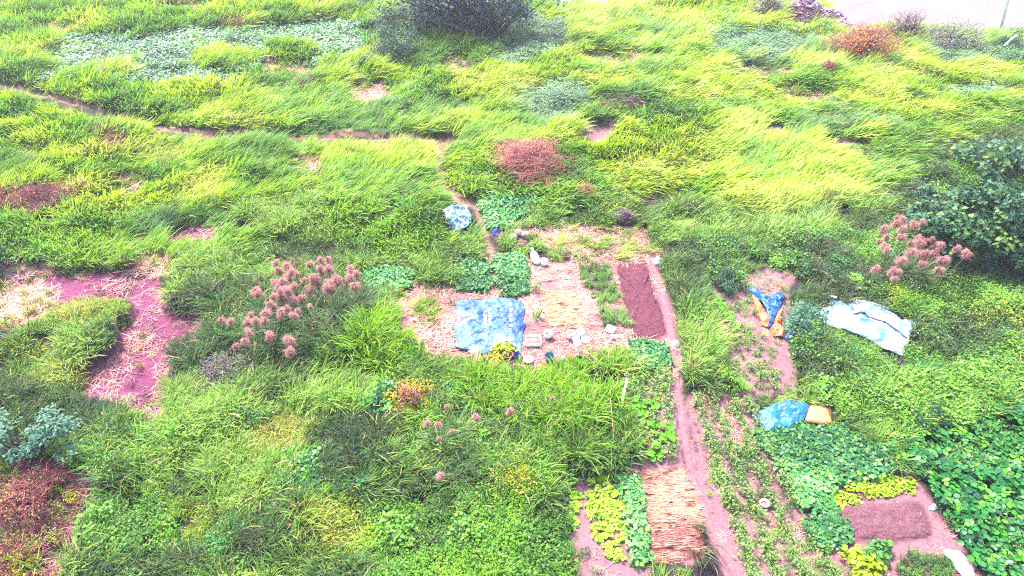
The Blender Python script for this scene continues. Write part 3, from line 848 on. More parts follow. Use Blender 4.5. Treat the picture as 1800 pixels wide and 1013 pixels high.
def bed_scatter():
    x, y = candidates(40)
    z = zone_at(x, y, True)
    s = (z == ZI['leafbed']) & (path_gap(*w2p(x, y)) > 1)
    x, y = x[s], y[s]
    px, py = w2p(x, y)
    d = np.stack([np.hypot((px - c[0][0]), (py - c[0][1]) * 1.3) for c in BEDS], 0)
    d[6] *= .6
    own = d.argmin(0)
    for i, (c, lab) in enumerate(BEDS):
        q = own == i
        n = int(q.sum())
        if n < 3: continue
        t = np.clip(.45 + (fbm(x[q] / 1.5, y[q] / 1.5, 33, 2) - .5) * 2 + rng.normal(0, .18, n), 0, .999) * (len(LEAFBED) - 1)
        i0 = t.astype(int); fr = (t - i0)[:, None]
        tint = (LEAFBED[i0] * (1 - fr) + LEAFBED[np.minimum(i0 + 1, len(LEAFBED) - 1)] * fr) * rng.uniform(.85, 1.15, (n, 1))
        sc = rng.uniform(.7, 1.1, n)
        rot = np.zeros((n, 3)); rot[:, 2] = rng.uniform(0, 6.28, n)
        gn_scatter('crop_foliage', np.stack([x[q], y[q], height(x[q], y[q])], 1), rot, np.stack([sc, sc, sc], 1), rng.integers(0, 6, n), tint, PR['cover'], lab, 'crop')
bed_scatter()
print('instances', tot)

# ------------------------------------------------------------------ trees, shrubs and big plants
def mixmat(name, c1, c2, transl=0.25): return leaf_mat(name, leafc(*c1), leafc(*c2), transl)

def shrub(name, label, cat, base, wpx, h, mat, leaf=0.12, nclump=26, nleaf=60, tmpl=LEAF_RH, stems=5, off=(0, 0), low=0.15, group=None, dry=0.15, flat=0.75, clump=0.2, wy=0.8, bark=None, droop=(-.2, .9), twigs=0, twigmat=None):
    p = T(*base)
    w = wpx / float(ppm(*base))
    r = np.random.default_rng(int(base[0] * 13 + base[1] * 7))
    e = thing(name, p, label, cat, group)
    mb, tb = MB(), MB()
    ctr = []
    for k in range(nclump):
        a = r.uniform(0, 2 * PI); u = r.uniform(-1, 1); q = r.uniform(.55, 1.0) ** .5
        s = math.sqrt(1 - u * u)
        lump = 1 + .26 * math.sin(2 * a + base[0]) + .2 * math.sin(5 * a + base[1]) + r.normal(0, .08)
        c = Vector((off[0] + math.cos(a) * s * q * w / 2 * lump * .86, off[1] + math.sin(a) * s * q * w / 2 * wy * lump * .86, max(h * low * .6, h * (low + (1 - low) * (.5 + .5 * u * q)) * r.uniform(.86, 1.06))))
        ctr.append(c)
    for c in ctr:
        n = int(nleaf * r.uniform(.6, 1.4)); sd = w * clump * r.uniform(.7, 1.2)
        d = r.normal(0, 1, (n, 3)); d /= np.linalg.norm(d, axis=1)[:, None]
        pos = np.array(c)[None] + d * (r.random((n, 1)) ** .45) * np.array([[sd, sd, sd * flat]])
        pos[:, 2] = np.maximum(pos[:, 2], 0.02)
        br = r.uniform(.8, 1.2); dr = dry * r.uniform(0, 2.2)
        v, f, col = leaves(pos, r.uniform(.7, 1.25, n) * leaf, np.arctan2(d[:, 1], d[:, 0]) + r.normal(0, .8, n), r.uniform(droop[0], droop[1], n), tmpl, r.uniform(-.6, .6, n), r, dry=min(dr, 1), lohi=(.75 * br, 1.2 * br))
        mb.add(v, f, col)
    mb.obj('crown', mat, e)
    for k in range(stems):
        a = 2 * PI * k / max(stems, 1) + r.uniform(0, 1)
        b = Vector((.06 * w * math.cos(a), .06 * w * math.sin(a), -0.05))
        for c in ctr[k::stems]:
            m = b.lerp(c, .5) + Vector((r.normal(0, .04 * w), r.normal(0, .04 * w), .06 * h))
            R0 = .008 * max(w, h) ** .7 + .005
            tb.add(*tube([b, b.lerp(m, .5) + Vector((0, 0, .05 * h)), m, c], [R0 * 1.5, R0 * 1.2, R0 * .8, R0 * .3], 5))
    if stems:
        tb.obj('trunk', bark or M['bark'], e)
    if twigs:
        wb = MB()
        for k in range(twigs):
            a = r.uniform(0, 2 * PI); u = r.uniform(.2, 1)
            s0 = Vector((off[0] + r.normal(0, .13 * w), off[1] + r.normal(0, .1 * w), .05))
            u *= max(.25, 1 + .35 * math.sin(2 * a + base[0]) + .25 * math.sin(5 * a + base[1])) * .9
            e0 = Vector((off[0] + math.cos(a) * w * .5 * u, off[1] + math.sin(a) * w * .5 * u * wy, h * r.uniform(.3, 1.2) * (1.15 - .5 * min(u, 1.2))))
            mid_ = s0.lerp(e0, .55) + Vector((r.normal(0, .04 * w), r.normal(0, .04 * w), .12 * h))
            wb.add(*tube([s0, mid_, e0], [.02, .014, .005], 3), varcol(1, 9, .7, 1.25, .3, r))
            for q in range(3):
                g = mid_.lerp(e0, r.uniform(0, .9))
                wb.add(*tube([g, g + Vector((r.normal(0, .07 * w), r.normal(0, .07 * w), abs(r.normal(0, .12 * h))))], [.01, .004], 3), varcol(1, 6, .7, 1.25, .3, r))
        wb.obj('twigs', twigmat, e)
    return e

m_tree = mixmat('tree_leaves', (85, 122, 102), (130, 112, 150)); m_dark = mixmat('dark_leaves', (42, 85, 62), (85, 125, 80)); m_rust = mixmat('rust_leaves', (215, 125, 85), (220, 185, 90))
m_rtwig = leaf_mat('red_twigs', leafc(190, 110, 110), leafc(225, 160, 140), 0); m_ptwig = leaf_mat('purple_twigs', leafc(130, 90, 120), leafc(190, 140, 150), 0)
m_pale = mixmat('pale_leaves', (165, 185, 150), (200, 190, 160)); m_vine = mixmat('vine_leaves', (120, 140, 130), (175, 140, 140)); m_bt = mixmat('broad_tree_leaves', (38, 92, 72), (125, 160, 70)); m_yg = mixmat('yellow_green_leaves', (165, 200, 65), (215, 210, 80))
m_yel = mixmat('yellow_leaves', (215, 205, 55), (225, 140, 60)); m_gg = mixmat('grey_green_leaves', (72, 118, 102), (115, 155, 120)); m_bright = mixmat('bright_leaves', (130, 205, 60), (190, 225, 70)); m_mid = mixmat('mid_leaves', (85, 145, 75), (160, 190, 80))
m_red = mixmat('red_weed_leaves', (150, 70, 90), (185, 185, 75))

shrub('tree', 'wide grey-green tree with a forked trunk standing in the field', 'tree', (856, 72), 305, 5.4, m_tree, .30, 110, 110, LEAF_RH, 3, off=(-2.2, 1.6), low=.12, dry=.3, clump=.10, wy=.38)
shrub('shrub', 'round dark shrub beside the wide grey-green tree', 'shrub', (697, 108), 92, 2.3, m_dark, .17, 34, 70, off=(0, .3), low=.05)
shrub('shrub', 'low dark shrub at the foot of the round dark shrub', 'shrub', (652, 122), 48, .9, m_dark, .14, 20, 50, low=.05)
shrub('shrub', 'large rust red and orange shrub at the edge of the pale yard', 'shrub', (1510, 108), 128, 2.3, m_rust, .13, 40, 45, low=.25, dry=.35, twigs=420, twigmat=m_rtwig, stems=4)
shrub('shrub', 'brown and purple scrub beside the rubbish heap', 'shrub', (1345, 30), 62, 1.8, m_vine, .14, 22, 50, low=.05, dry=.4, twigs=80, twigmat=m_ptwig)
shrub('shrub', 'olive green shrub in front of the rubbish heap', 'shrub', (1436, 66), 74, 1.2, m_mid, .13, 24, 60, low=.03, dry=.4)
shrub('shrub', 'pale feathery shrub behind the rust red shrub', 'shrub', (1585, 72), 95, 2.0, m_pale, .10, 34, 45, low=.05, dry=.4, twigs=160, twigmat=m_ptwig)
shrub('vine_mound', 'grey-green mound of creepers at the edge of the pale yard', 'creeper', (1672, 82), 104, 1.6, m_vine, .12, 50, 70, low=.02, dry=.4, stems=3)
shrub('shrub', 'small dark green shrub near the foot of the grey pole', 'shrub', (1772, 84), 52, .9, m_dark, .12, 20, 60, low=.03, dry=.2)
shrub('dead_shrub', 'sprawling reddish dead shrub in the bright field', 'shrub', (928, 298), 185, 1.2, m_rust, .06, 22, 12, low=.2, dry=.9, twigs=700, twigmat=m_rtwig, stems=3)
shrub('dead_shrub', 'rusty little shrub above the dry grass clearing', 'shrub', (1026, 352), 46, .8, m_rust, .07, 14, 24, low=.2, dry=.6, twigs=120, twigmat=m_rtwig, stems=3)
shrub('dead_shrub', 'purplish twiggy brush at the end of the dry grass clearing', 'shrub', (1096, 392), 44, .6, m_vine, .05, 10, 10, low=.1, dry=.8, twigs=200, twigmat=m_ptwig, stems=3)
shrub('dead_shrub', 'small pink dead weed in the grey-green creeper patch', 'shrub', (190, 138), 26, .7, m_rust, .05, 8, 10, dry=.8, twigs=90, twigmat=m_rtwig, stems=2)
shrub('dead_shrub', 'pale brown dead weed below the rust red shrub', 'shrub', (1452, 134), 40, 1.0, m_pale, .05, 8, 12, dry=.8, twigs=140, twigmat=m_rtwig, stems=2)
shrub('tree', 'spreading broad-leaved tree with dark foliage behind the plumed grass', 'tree', (1718, 468), 240, 3.0, m_bt, .17, 120, 90, LEAF_HEART, 4, off=(.3, .6), low=.06, dry=.3, clump=.10)
shrub('tree', 'low leafy tree with yellowing tops on the right of the field edge'.replace('on the right of', 'at'), 'tree', (1745, 315), 170, 1.8, m_bt, .2, 40, 50, LEAF_HEART, 4, low=.05, dry=.45, clump=.13)
shrub('shrub', 'dark bluish shrub at the head of the diagonal plot', 'shrub', (1286, 508), 56, .75, m_dark, .08, 24, 60, low=.03)
shrub('shrub', 'leafy bush between the twisted blue sheet and the white sheet', 'shrub', (1412, 580), 82, 1.0, m_gg, .11, 36, 60, low=.05, dry=.25)
shrub('sapling', 'grey-green young tree with feathery leaves over red weeds', 'tree', (58, 800), 165, 1.7, m_gg, .14, 30, 46, LEAF_RH, 3, low=.35, clump=.11, flat=.22, dry=.3)
shrub('red_weed', 'red-stemmed weed with yellow leaves under the young tree', 'weed', (55, 880), 120, .7, m_red, .07, 36, 50, dry=.45, twigs=160, twigmat=m_rtwig)
shrub('shrub', 'yellow and orange bush beside the dead red stalks', 'shrub', (722, 715), 84, .9, m_yel, .08, 24, 40, dry=.5, twigs=90, twigmat=m_rtwig)
shrub('shrub', 'yellow-leaved bush above the bright green weeds', 'shrub', (905, 862), 96, .7, m_yel, .07, 28, 46, dry=.3)
shrub('shrub', 'broad yellow-green bush in the weeds beyond the white sheet', 'shrub', (1752, 575), 130, .9, m_yg, .12, 34, 40, LEAF_LONG, dry=.3)
shrub('shrub', 'light green sprigged bush behind the white sheet', 'shrub', (1572, 532), 60, .8, m_yg, .1, 16, 36, LEAF_LONG, dry=.2)
shrub('shrub', 'bright green sapling beside the diagonal plot', 'shrub', (1284, 682), 52, .7, m_bright, .1, 16, 40, LEAF_LONG, dry=.1)
shrub('shrub', 'dark grassy bush above the broad-leaved creeper', 'shrub', (1640, 745), 66, .7, m_dark, .12, 20, 50, LEAF_LONG, dry=.1)
shrub('shrub', 'small leafy bush at the lower edge of the raked bed', 'shrub', (1540, 978), 42, .5, m_mid, .1, 14, 40, LEAF_HEART, dry=.1)
shrub('shrub', 'yellow-green leafy bush on the pink soil', 'shrub', (1512, 1000), 66, .45, m_yg, .12, 16, 34, LEAF_HEART, dry=.2)
shrub('shrub', 'dull purple-brown bush under the plumed grass', 'shrub', (395, 660), 110, .6, m_vine, .07, 24, 50, dry=.4, twigs=80, twigmat=m_ptwig)

m_w1 = mixmat('weed_bush_leaves', (70, 135, 70), (140, 190, 80)); m_w2 = mixmat('pale_weed_bush_leaves', (120, 180, 80), (185, 205, 90))
WB = [((1465, 470), 50, 'leafy weed bush on the slope below the combed grass', 0), ((1400, 470), 60, 'spreading weed bush above the twisted blue sheet', 0), ((1500, 505), 46, 'small weed bush just above the white sheet', 1), ((1660, 560), 60, 'weed bush at the far end of the white sheet', 1),
      ((1500, 640), 70, 'low weed bush below the white sheet', 0), ((1620, 660), 80, 'wide weed bush between the white sheet and the creeper', 0), ((1720, 660), 80, 'wide pale weed bush above the creeper mat', 1), ((1560, 720), 60, 'weed bush beside the peach sheet end', 0),
      ((1450, 690), 50, 'small pale weed bush above the peach sheet end', 1), ((800, 700), 60, 'dark weed bush below the blue basin', 0), ((860, 780), 60, 'weed bush among the thin dry plumes', 1), ((930, 800), 70, 'weed bush at the foot of the reed grass', 0), ((440, 740), 70, 'weed bush beside the broad yellow-green tussock', 0),
      ((250, 800), 80, 'broad weed bush below the large-leaved plant', 0), ((700, 940), 80, 'bright weed bush below the creeper patch', 1), ((830, 930), 80, 'wide weed bush below the yellow-leaved bush', 1), ((180, 930), 90, 'weed bush beside the bare red earth', 1), ((400, 960), 80, 'weed bush among the long grass tussocks', 0)]
for bp_, w_, lb_, k_ in WB:
    shrub('weed_bush', lb_, 'weed', bp_, w_, .5, (m_w1, m_w2)[k_], .10, 22, 40, (LEAF_RH, LEAF_HEART)[k_], stems=3, low=.04, dry=.12, clump=.16)

# broad-leaved plant with each large leaf its own piece
def bigleaf_plant(base, label, n=11, L=.42):
    p = T(*base); e = thing('broadleaf_plant', p, label, 'plant')
    r = random.Random(3)
    st = MB(); st.add(*tube([(0, 0, -.02), (.03, 0, .35), (.02, .03, .6)], [.02, .016, .008], 5)); st.obj('stem', m_bright, e)
    tm = (np.array([[0, 0, 0], [.25, .14, .04], [.6, .17, .02], [1, 0, -.16], [.6, -.17, .02], [.25, -.14, .04], [.3, 0, .0], [.65, 0, -.02]]), [(0, 6, 1), (1, 6, 7), (1, 7, 2), (2, 7, 3), (3, 7, 4), (4, 7, 5), (5, 7, 6), (5, 6, 0)])
    me = MB().add(tm[0], tm[1]).mesh('leaf', m_bright, True)
    for k in range(n):
        o = bpy.data.objects.new('leaf', me); COL.objects.link(o); o.parent = e
        t = k / (n - 1)
        o.location = (.02, .01, .2 + .4 * t)
        o.rotation_euler = (r.uniform(-.2, .2), -.15 - .7 * t + r.uniform(-.2, .2), k * 2.4)
        s = L * (1.2 - .55 * t); o.scale = (s, s * 1.1, s)
bigleaf_plant((312, 775), 'bright green plant with a few very large leaves among the weeds')

# plumed silver grass: tufts of blades, each plume on its stalk
m_blade = leaf_mat('plume_grass_blades', leafc(120, 160, 110), leafc(200, 190, 130), .3)
m_plume = leaf_mat('plumes', leafc(235, 168, 168), leafc(245, 205, 195), .55)
m_stalk = leaf_mat('stalks', leafc(150, 150, 90), leafc(200, 170, 110), 0)
def plume_mesh(k):
    r = np.random.default_rng(k)
    mb = MB()
    for s in range(46):
        a = r.uniform(-2.2, 2.2); u = r.uniform(0, .22)
        v, f, c = blades(15, (.08, .21), (.005, .009), .03, (a - .5, a + .5), (.0, .9), (1.5, 3.0), 4, r, z0=u, dry=.3, lohi=(.85, 1.15))
        mb.add(v, f, c)
    return mb.mesh('plume', m_plume)
PLUMES = [plume_mesh(k) for k in range(4)]
def plume_grass(label, plumes, tufts, zh, centre, group='plumed grass clumps', psc=1.0):
    p = T(*centre); e = thing('plume_grass', p, label, 'plume grass', group)
    r = np.random.default_rng(int(centre[0]))
    mb = MB()
    for (a, b, s) in tufts:
        q = T(a, b) - p
        v, f, c = blades(130, (.8 * s, 1.7 * s), (.014, .026), .3 * s, pol=(.03, .5), bend=(.7, 2.0), seg=5, r=r, dry=.12, outward=True)
        mb.add(v + np.array(q)[None], f, c)
    o = mb.obj('blades', m_blade, e)
    if len(plumes) > 20:
        plumes = plumes + [(a + r.normal(0, 9), b + abs(r.normal(0, 7))) for a, b in plumes[::2]]
    for i, (a, b) in enumerate(plumes):
        h = zh * r.uniform(.8, 1.1)
        hx, hy = p2w(a, b + 6, h)
        head = Vector((float(hx), float(hy), h)) - p
        root = Vector((head.x * .75 + r.normal(0, .1), head.y * .75 - .1 + r.normal(0, .1), 0.0))
        st = MB(); st.add(*tube([root, root.lerp(head, .6) + Vector((0, 0, .12)), head], [.009, .007, .005], 4))
        so = st.obj('stalk', m_stalk, e)
        pl = bpy.data.objects.new('plume', PLUMES[i % 4]); COL.objects.link(pl); pl.parent = so
        pl.location = head - Vector((0, 0, .03)); s = r.uniform(.8, 1.5) * psc
        pl.scale = (s * 1.1, s * 1.1, s * .95); pl.rotation_euler = (r.normal(0, .15), r.normal(0, .15), -PI / 2 + r.normal(0, .9))
plume_grass('wide clump of plumed grass with pink feathery heads above dark blades',
            [(485, 461), (487, 475), (509, 470), (544, 463), (565, 456), (578, 456), (565, 468), (567, 476), (555, 487), (521, 480), (499, 487), (509, 488), (485, 495), (534, 492), (516, 500), (507, 509), (491, 510), (545, 509), (574, 494), (588, 484), (593, 495),
             (584, 511), (447, 512), (478, 521), (497, 526), (517, 524), (532, 522), (475, 531), (506, 543), (495, 554), (467, 545), (549, 535), (524, 545), (440, 552), (391, 562), (436, 565), (449, 562), (467, 565), (432, 598), (475, 593), (511, 598), (615, 489), (619, 473), (625, 504)],
            [(470, 560, .9), (500, 590, 1), (540, 575, 1), (575, 560, 1), (610, 560, 1), (560, 600, .9), (450, 595, .8), (520, 560, .9), (600, 585, .9), (640, 545, .8), (420, 600, .7), (480, 620, .8)], 1.55, (525, 590))
plume_grass('clump of plumed grass with mauve heads in front of the spreading dark tree',
            [(1576, 380), (1574, 394), (1586, 398), (1605, 396), (1618, 390), (1549, 405), (1557, 416), (1582, 418), (1612, 418), (1623, 420), (1636, 420), (1600, 426), (1554, 433), (1651, 434), (1681, 418), (1678, 437), (1697, 444), (1596, 443), (1613, 446), (1640, 446),
             (1624, 442), (1582, 456), (1659, 456), (1618, 464), (1645, 474), (1534, 471), (1562, 478), (1577, 478)],
            [(1580, 490, .8), (1610, 495, .9), (1640, 490, .8), (1560, 470, .7), (1600, 470, .8), (1665, 480, .7)], 1.7, (1605, 490), psc=1.05)
plume_grass('thin scatter of dry plumes over the weeds below the yellow bush', [(838, 732), (751, 742), (771, 744), (795, 755), (771, 769), (897, 723), (971, 697), (777, 834), (786, 712)],
            [(770, 790, .6), (800, 775, .6), (840, 765, .6), (900, 750, .6), (960, 720, .6)], 1.1, (820, 780), psc=.7)

# ------------------------------------------------------------------ broad-leaved creeper: the largest leaves one by one, the rest as one mass
m_kud = [leaf_mat('creeper_leaf', leafc(*c), leafc(190, 215, 80), .25, .4) for c in ((52, 122, 62), (78, 150, 62), (125, 190, 72), (42, 95, 62))]
KLEAVES = [MB().add(LEAF_TRI[0], LEAF_TRI[1]).mesh('leaf', m, True) for m in m_kud]
def creeper(poly, label, nbig, dens, top, centre, size=.28):
    p = T(*centre); e = thing('creeper', p, label, 'creeper', None)
    W = [p2w(a, b) for a, b in poly]
    xs, ys = [w[0] for w in W], [w[1] for w in W]
    A = (max(xs) - min(xs)) * (max(ys) - min(ys))
    n = int(A * dens)
    x = rng.uniform(min(xs), max(xs), n); y = rng.uniform(min(ys), max(ys), n)
    k = inside([(float(a), float(b)) for a, b in W], x, y)
    x, y = x[k], y[k]
    z = height(x, y) + top * (.45 + .9 * fbm(x / 1.1, y / 1.1, 8, 2)) * rng.uniform(.75, 1.05, len(x))
    px, py = w2p(x, y, z)
    infr = (px > 0) & (px < 1800) & (py < 1013)
    big = np.zeros(len(x), bool)
    cand = np.where(infr)[0]
    # spread the single leaves over the visible patch, topmost and nearest first
    sc = z * 4 - y * .12 + rng.uniform(0, .6, len(x))
    cand = cand[np.argsort(-sc[cand])][:nbig]
    big[cand] = True
    tones = rng.choice(4, len(x), p=[.42, .25, .13, .2])
    for i in cand:
        o = bpy.data.objects.new('leaf', KLEAVES[tones[i]]); COL.objects.link(o); o.parent = e
        o.location = (x[i] - p.x, y[i] - p.y, z[i] + .03 - p.z)
        s = size * rng.uniform(.8, 1.25)
        o.scale = (s, s, s); o.rotation_euler = (rng.normal(0, .3), rng.normal(.1, .3), rng.uniform(0, 2 * PI))
    r_ = ~big
    m = int(r_.sum())
    v, f, c = leaves(np.stack([x[r_] - p.x, y[r_] - p.y, z[r_] - p.z], 1), size * rng.uniform(.7, 1.15, m), rng.uniform(0, 6.28, m), rng.normal(.15, .35, m), LEAF_TRI, rng.normal(0, .35, m), rng, dry=.15, lohi=(.65, 1.4))
    o = MB().add(v, f, c).obj('foliage', leaf_mat('creeper_mass', leafc(56, 122, 60), leafc(140, 195, 75), .25, .4), e)
    o['kind'] = 'stuff'
    # leaves not placed singly all belong to the foliage mesh
creeper([(1555, 795), (1600, 752), (1680, 742), (1760, 722), (2050, 690), (2060, 1120), (1800, 1120), (1722, 1013), (1655, 905), (1625, 850), (1600, 828)], 'dense mat of round-leaved creeper spreading beside the raked bed', 300, 55, .35, (1720, 880), .26)
creeper([(480, 812), (520, 796), (580, 800), (640, 810), (690, 800), (720, 830), (735, 870), (700, 900), (640, 890), (600, 885), (560, 900), (510, 880), (480, 850)], 'patch of round green creeper leaves climbing over the tussocks', 170, 60, .4, (610, 860), .22)
creeper([(640, 720), (660, 700), (700, 690), (720, 700), (715, 725), (680, 740), (650, 745)], 'small creeper of yellow-green leaves beside the yellow and orange bush', 40, 45, .5, (680, 725), .2)

# ------------------------------------------------------------------ crops planted one by one
def crop_mesh(k, mat, n, R, leaf, zr, tm):
    mb = MB(); r = np.random.default_rng(k)
    a = r.uniform(0, 2 * PI, n); q = R * np.sqrt(r.random(n)); z = r.uniform(zr[0], zr[1], n)
    pos = np.stack([q * np.cos(a), q * np.sin(a), z], 1)
    mb.add(*leaves(pos, r.uniform(leaf * .7, leaf * 1.25, n), r.uniform(0, 2 * PI, n), r.uniform(-.1, .7, n), tm, r.uniform(-.45, .45, n), r, dry=.15))
    mb.add(*tube([(0, 0, -.02), (0, 0, zr[1] * .8)], [.01, .005], 4))
    for p_ in pos:
        mb.add(*tube([(0, 0, p_[2] * .6), p_], [.004, .003], 3))
    return mb.mesh('plant', mat)
m_let = mixmat('lettuce_leaves', (160, 210, 80), (200, 230, 95)); m_crop = mixmat('row_crop_leaves', (130, 165, 95), (185, 190, 95)); m_squash = mixmat('squash_leaves', (110, 195, 55), (170, 215, 70))
LET = [crop_mesh(k, m_let, 18, .13, .13, (.03, .16), LEAF_ROUND) for k in range(4)]
CRP = [crop_mesh(20 + k, m_crop, 46, .2, .085, (.04, .34), LEAF_RH) for k in range(5)]
SQU = [crop_mesh(40 + k, m_squash, 20, .22, .17, (.08, .3), LEAF_HEART) for k in range(3)]
def plant(name, meshes, px, py, s, label, cat, group):
    o = bpy.data.objects.new(name, random.choice(meshes)); COL.objects.link(o)
    o.location = T(px, py); o.rotation_euler = (0, 0, random.uniform(0, 6.28)); o.scale = (s, s, s * random.uniform(.85, 1.15))
    tag(o, label, cat, group)
def fill(poly, step, jit, seed):
    r = random.Random(seed); out = []
    x0, x1 = min(p[0] for p in poly), max(p[0] for p in poly); y0, y1 = min(p[1] for p in poly), max(p[1] for p in poly)
    yy = y0; row = 0
    while yy <= y1:
        xx = x0 + (row % 2) * step / 2
        while xx <= x1:
            a, b = xx + r.uniform(-jit, jit), yy + r.uniform(-jit, jit)
            if inside(poly, np.array([a]), np.array([b]))[0]: out.append((a, b))
            xx += step
        yy += step * .8; row += 1
    return out
for a, b in fill([(1002, 838), (1022, 836), (1018, 890), (1012, 945), (998, 940), (994, 880)], 11.5, 3, 1):
    if random.random() < .8:
        plant('lettuce', LET, a, b, random.uniform(.55, 1.0), 'yellow-green leafy vegetable in the sparse row on the pink plot', 'vegetable', 'vegetables in the sparse row')
for a, b in fill([(1034, 835), (1092, 838), (1104, 900), (1108, 955), (1096, 988), (1062, 986), (1040, 930), (1030, 880)], 12.0, 3.5, 2):
    if random.random() < .88:
        plant('lettuce', LET, a, b, random.uniform(.6, 1.0), 'yellow-green leafy vegetable in the crowded block on the pink plot', 'vegetable', 'vegetables in the crowded block')
for ra, rb, which in (((1224, 705), (1330, 1040), 'row beside the pink earth path'), ((1252, 695), (1372, 1040), 'second row from the pink earth path'), ((1284, 700), (1420, 1040), 'third row from the pink earth path'),
                      ((1312, 705), (1400, 900), 'row along the dark leaf carpet'), ((1425, 945), (1480, 1040), 'short row below the rounded clump of dark leaves')):
    n = int(math.hypot(rb[0] - ra[0], rb[1] - ra[1]) / 11)
    for k in range(n):
        t = k / n
        if random.random() < .9:
            plant('row_crop', CRP, ra[0] + (rb[0] - ra[0]) * t + random.uniform(-6, 6), ra[1] + (rb[1] - ra[1]) * t + random.uniform(-3, 3), random.uniform(.8, 1.25), 'pale green bushy crop plant in the ' + which, 'crop plant', 'crop plants in the ' + which)
for ra, rb, which in (((1122, 660), (1122, 815), 'reed grass'), ((1146, 660), (1150, 815), None), ((1168, 665), (1180, 812), 'pink earth path')):
    for k in range(11):
        t = k / 11
        plant('row_crop', CRP if random.random() < .7 else SQU, ra[0] + (rb[0] - ra[0]) * t + random.uniform(-4, 4), ra[1] + (rb[1] - ra[1]) * t, random.uniform(.9, 1.35), 'bushy crop plant in the short ' + ('row beside the ' + which if which else 'middle row') + ' above the striped straw', 'crop plant', 'short crop row ' + (which or 'between the others'))
for k in range(12):
    plant('squash_plant', SQU, 1228 + 46 * k / 11 + random.uniform(-8, 8), 492 + 70 * k / 11 + random.uniform(-3, 3), random.uniform(.7, 1.1), 'bright green broad-leaved plant along the top of the diagonal plot', 'crop plant', 'squash row')
for a, b in fill([(1280, 570), (1310, 560), (1360, 640), (1380, 680), (1320, 690), (1290, 640)], 17, 5, 4):
    plant('row_crop', CRP, a, b, random.uniform(.6, 1.1), 'bushy crop plant on the diagonal plot below the twisted sheet', 'crop plant', 'crop on the diagonal plot')
for a, b in fill([(1300, 520), (1320, 520), (1345, 560), (1330, 570)], 15, 4, 5):
    plant('row_crop', CRP, a, b, random.uniform(.5, .8), 'bushy crop plant beside the twisted blue sheet', 'crop plant', 'crop beside the sheet')

def spike_plant(base, label, stems, h):
    p = T(*base); e = thing('upright_plant', p, label, 'plant')
    r = np.random.default_rng(int(base[0] + base[1]))
    for k in range(stems):
        a = r.uniform(0, 6.28); x, y = .14 * math.cos(a), .1 * math.sin(a); hh = h * r.uniform(.65, 1.0); lx, ly = x * 1.6, y * 1.2
        mb = MB(); n = 30; t = np.linspace(.1, 1, n)
        pos = np.stack([x + lx * t, y + ly * t, hh * t], 1)
        mb.add(*leaves(pos, np.full(n, .13) * (1.1 - .6 * t), np.arange(n) * 2.4, r.uniform(-.9, -.2, n), LEAF_LONG, None, r)); mb.add(*tube([(x, y, -.02), (x + lx, y + ly, hh)], [.012, .005], 4))
        mb.obj('stem', m_mid, e)
spike_plant((943, 508), 'upright green spiky plant in front of the white sack', 4, .75)
spike_plant((938, 560), 'spreading spiky plant beside the blue tarpaulin edge', 5, .6)
spike_plant((1024, 428), 'thin upright plants standing in the dry grass clearing', 4, .7)
spike_plant((1114, 612), 'single tall stem at the corner of the leafy crop block', 2, .9)

# ------------------------------------------------------------------ plastic sheets
def sheet_mat(name, cols, scale, rough=.4, lo=.3, hi=.7, bump=.15, dist=1.0):
    m, nt, N, L, bs = newmat(name)
    tc = N.new('ShaderNodeTexCoord'); no = N.new('ShaderNodeTexNoise')
    no.inputs['Scale'].default_value = scale; no.inputs['Detail'].default_value = 5; no.inputs['Distortion'].default_value = dist
    L.new(tc.outputs['Object'], no.inputs['Vector'])
    cr = N.new('ShaderNodeValToRGB')
    while len(cr.color_ramp.elements) < len(cols): cr.color_ramp.elements.new(.5)
    for i, c in enumerate(cols):
        cr.color_ramp.elements[i].position = lo + (hi - lo) * i / (len(cols) - 1); cr.color_ramp.elements[i].color = rgba(c)
    L.new(no.outputs[0], cr.inputs[0]); L.new(cr.outputs[0], bs.inputs['Base Color'])
    bs.inputs['Roughness'].default_value = rough; bs.inputs['Specular IOR Level'].default_value = .3
    n2 = N.new('ShaderNodeTexNoise'); n2.inputs['Scale'].default_value = 9; n2.inputs['Detail'].default_value = 5; n2.inputs['Distortion'].default_value = 1.5
    L.new(tc.outputs['Object'], n2.inputs['Vector'])
    bp = N.new('ShaderNodeBump'); bp.inputs['Strength'].default_value = bump; bp.inputs['Distance'].default_value = .08
    L.new(n2.outputs[0], bp.inputs['Height']); L.new(bp.outputs[0], bs.inputs['Normal'])
    return m
m_big = sheet_mat('faded_blue_tarp', [flatc(55, 115, 225), flatc(85, 150, 240), flatc(120, 170, 242), flatc(205, 185, 228), flatc(250, 222, 232)], .5, .5, .42, .68, .3, .6)
m_azure = sheet_mat('azure_tarp', [flatc(20, 115, 225), flatc(35, 155, 238), flatc(60, 178, 240), flatc(105, 195, 242)], .9)
m_blue = sheet_mat('deep_blue_tarp', [flatc(20, 90, 200), flatc(45, 140, 230), flatc(80, 165, 235)], 1.6)
m_orange = sheet_mat('orange_tarp', [(.42, .055, .018), (.46, .09, .03), (.48, .16, .07)], 2.2)
m_peach = sheet_mat('peach_tarp', [(.40, .14, .045), (.46, .2, .075), (.44, .18, .065)], 2)
m_palesheet = sheet_mat('white_cyan_sheet', [flatc(60, 180, 225), flatc(140, 222, 242), flatc(215, 246, 252), (.46, .49, .5)], .7, .35, .3, .58, .35, 1.5)
m_round = sheet_mat('crumpled_cyan_sheet', [flatc(45, 130, 215), flatc(110, 195, 230), flatc(180, 232, 245), (.46, .48, .5)], 2.0, .35, .3, .58, .6, 2.5)
m_film = sheet_mat('white_film', [flatc(200, 200, 225), (.6, .6, .62), (.7, .7, .72)], 3, .35, .3, .6, .3)
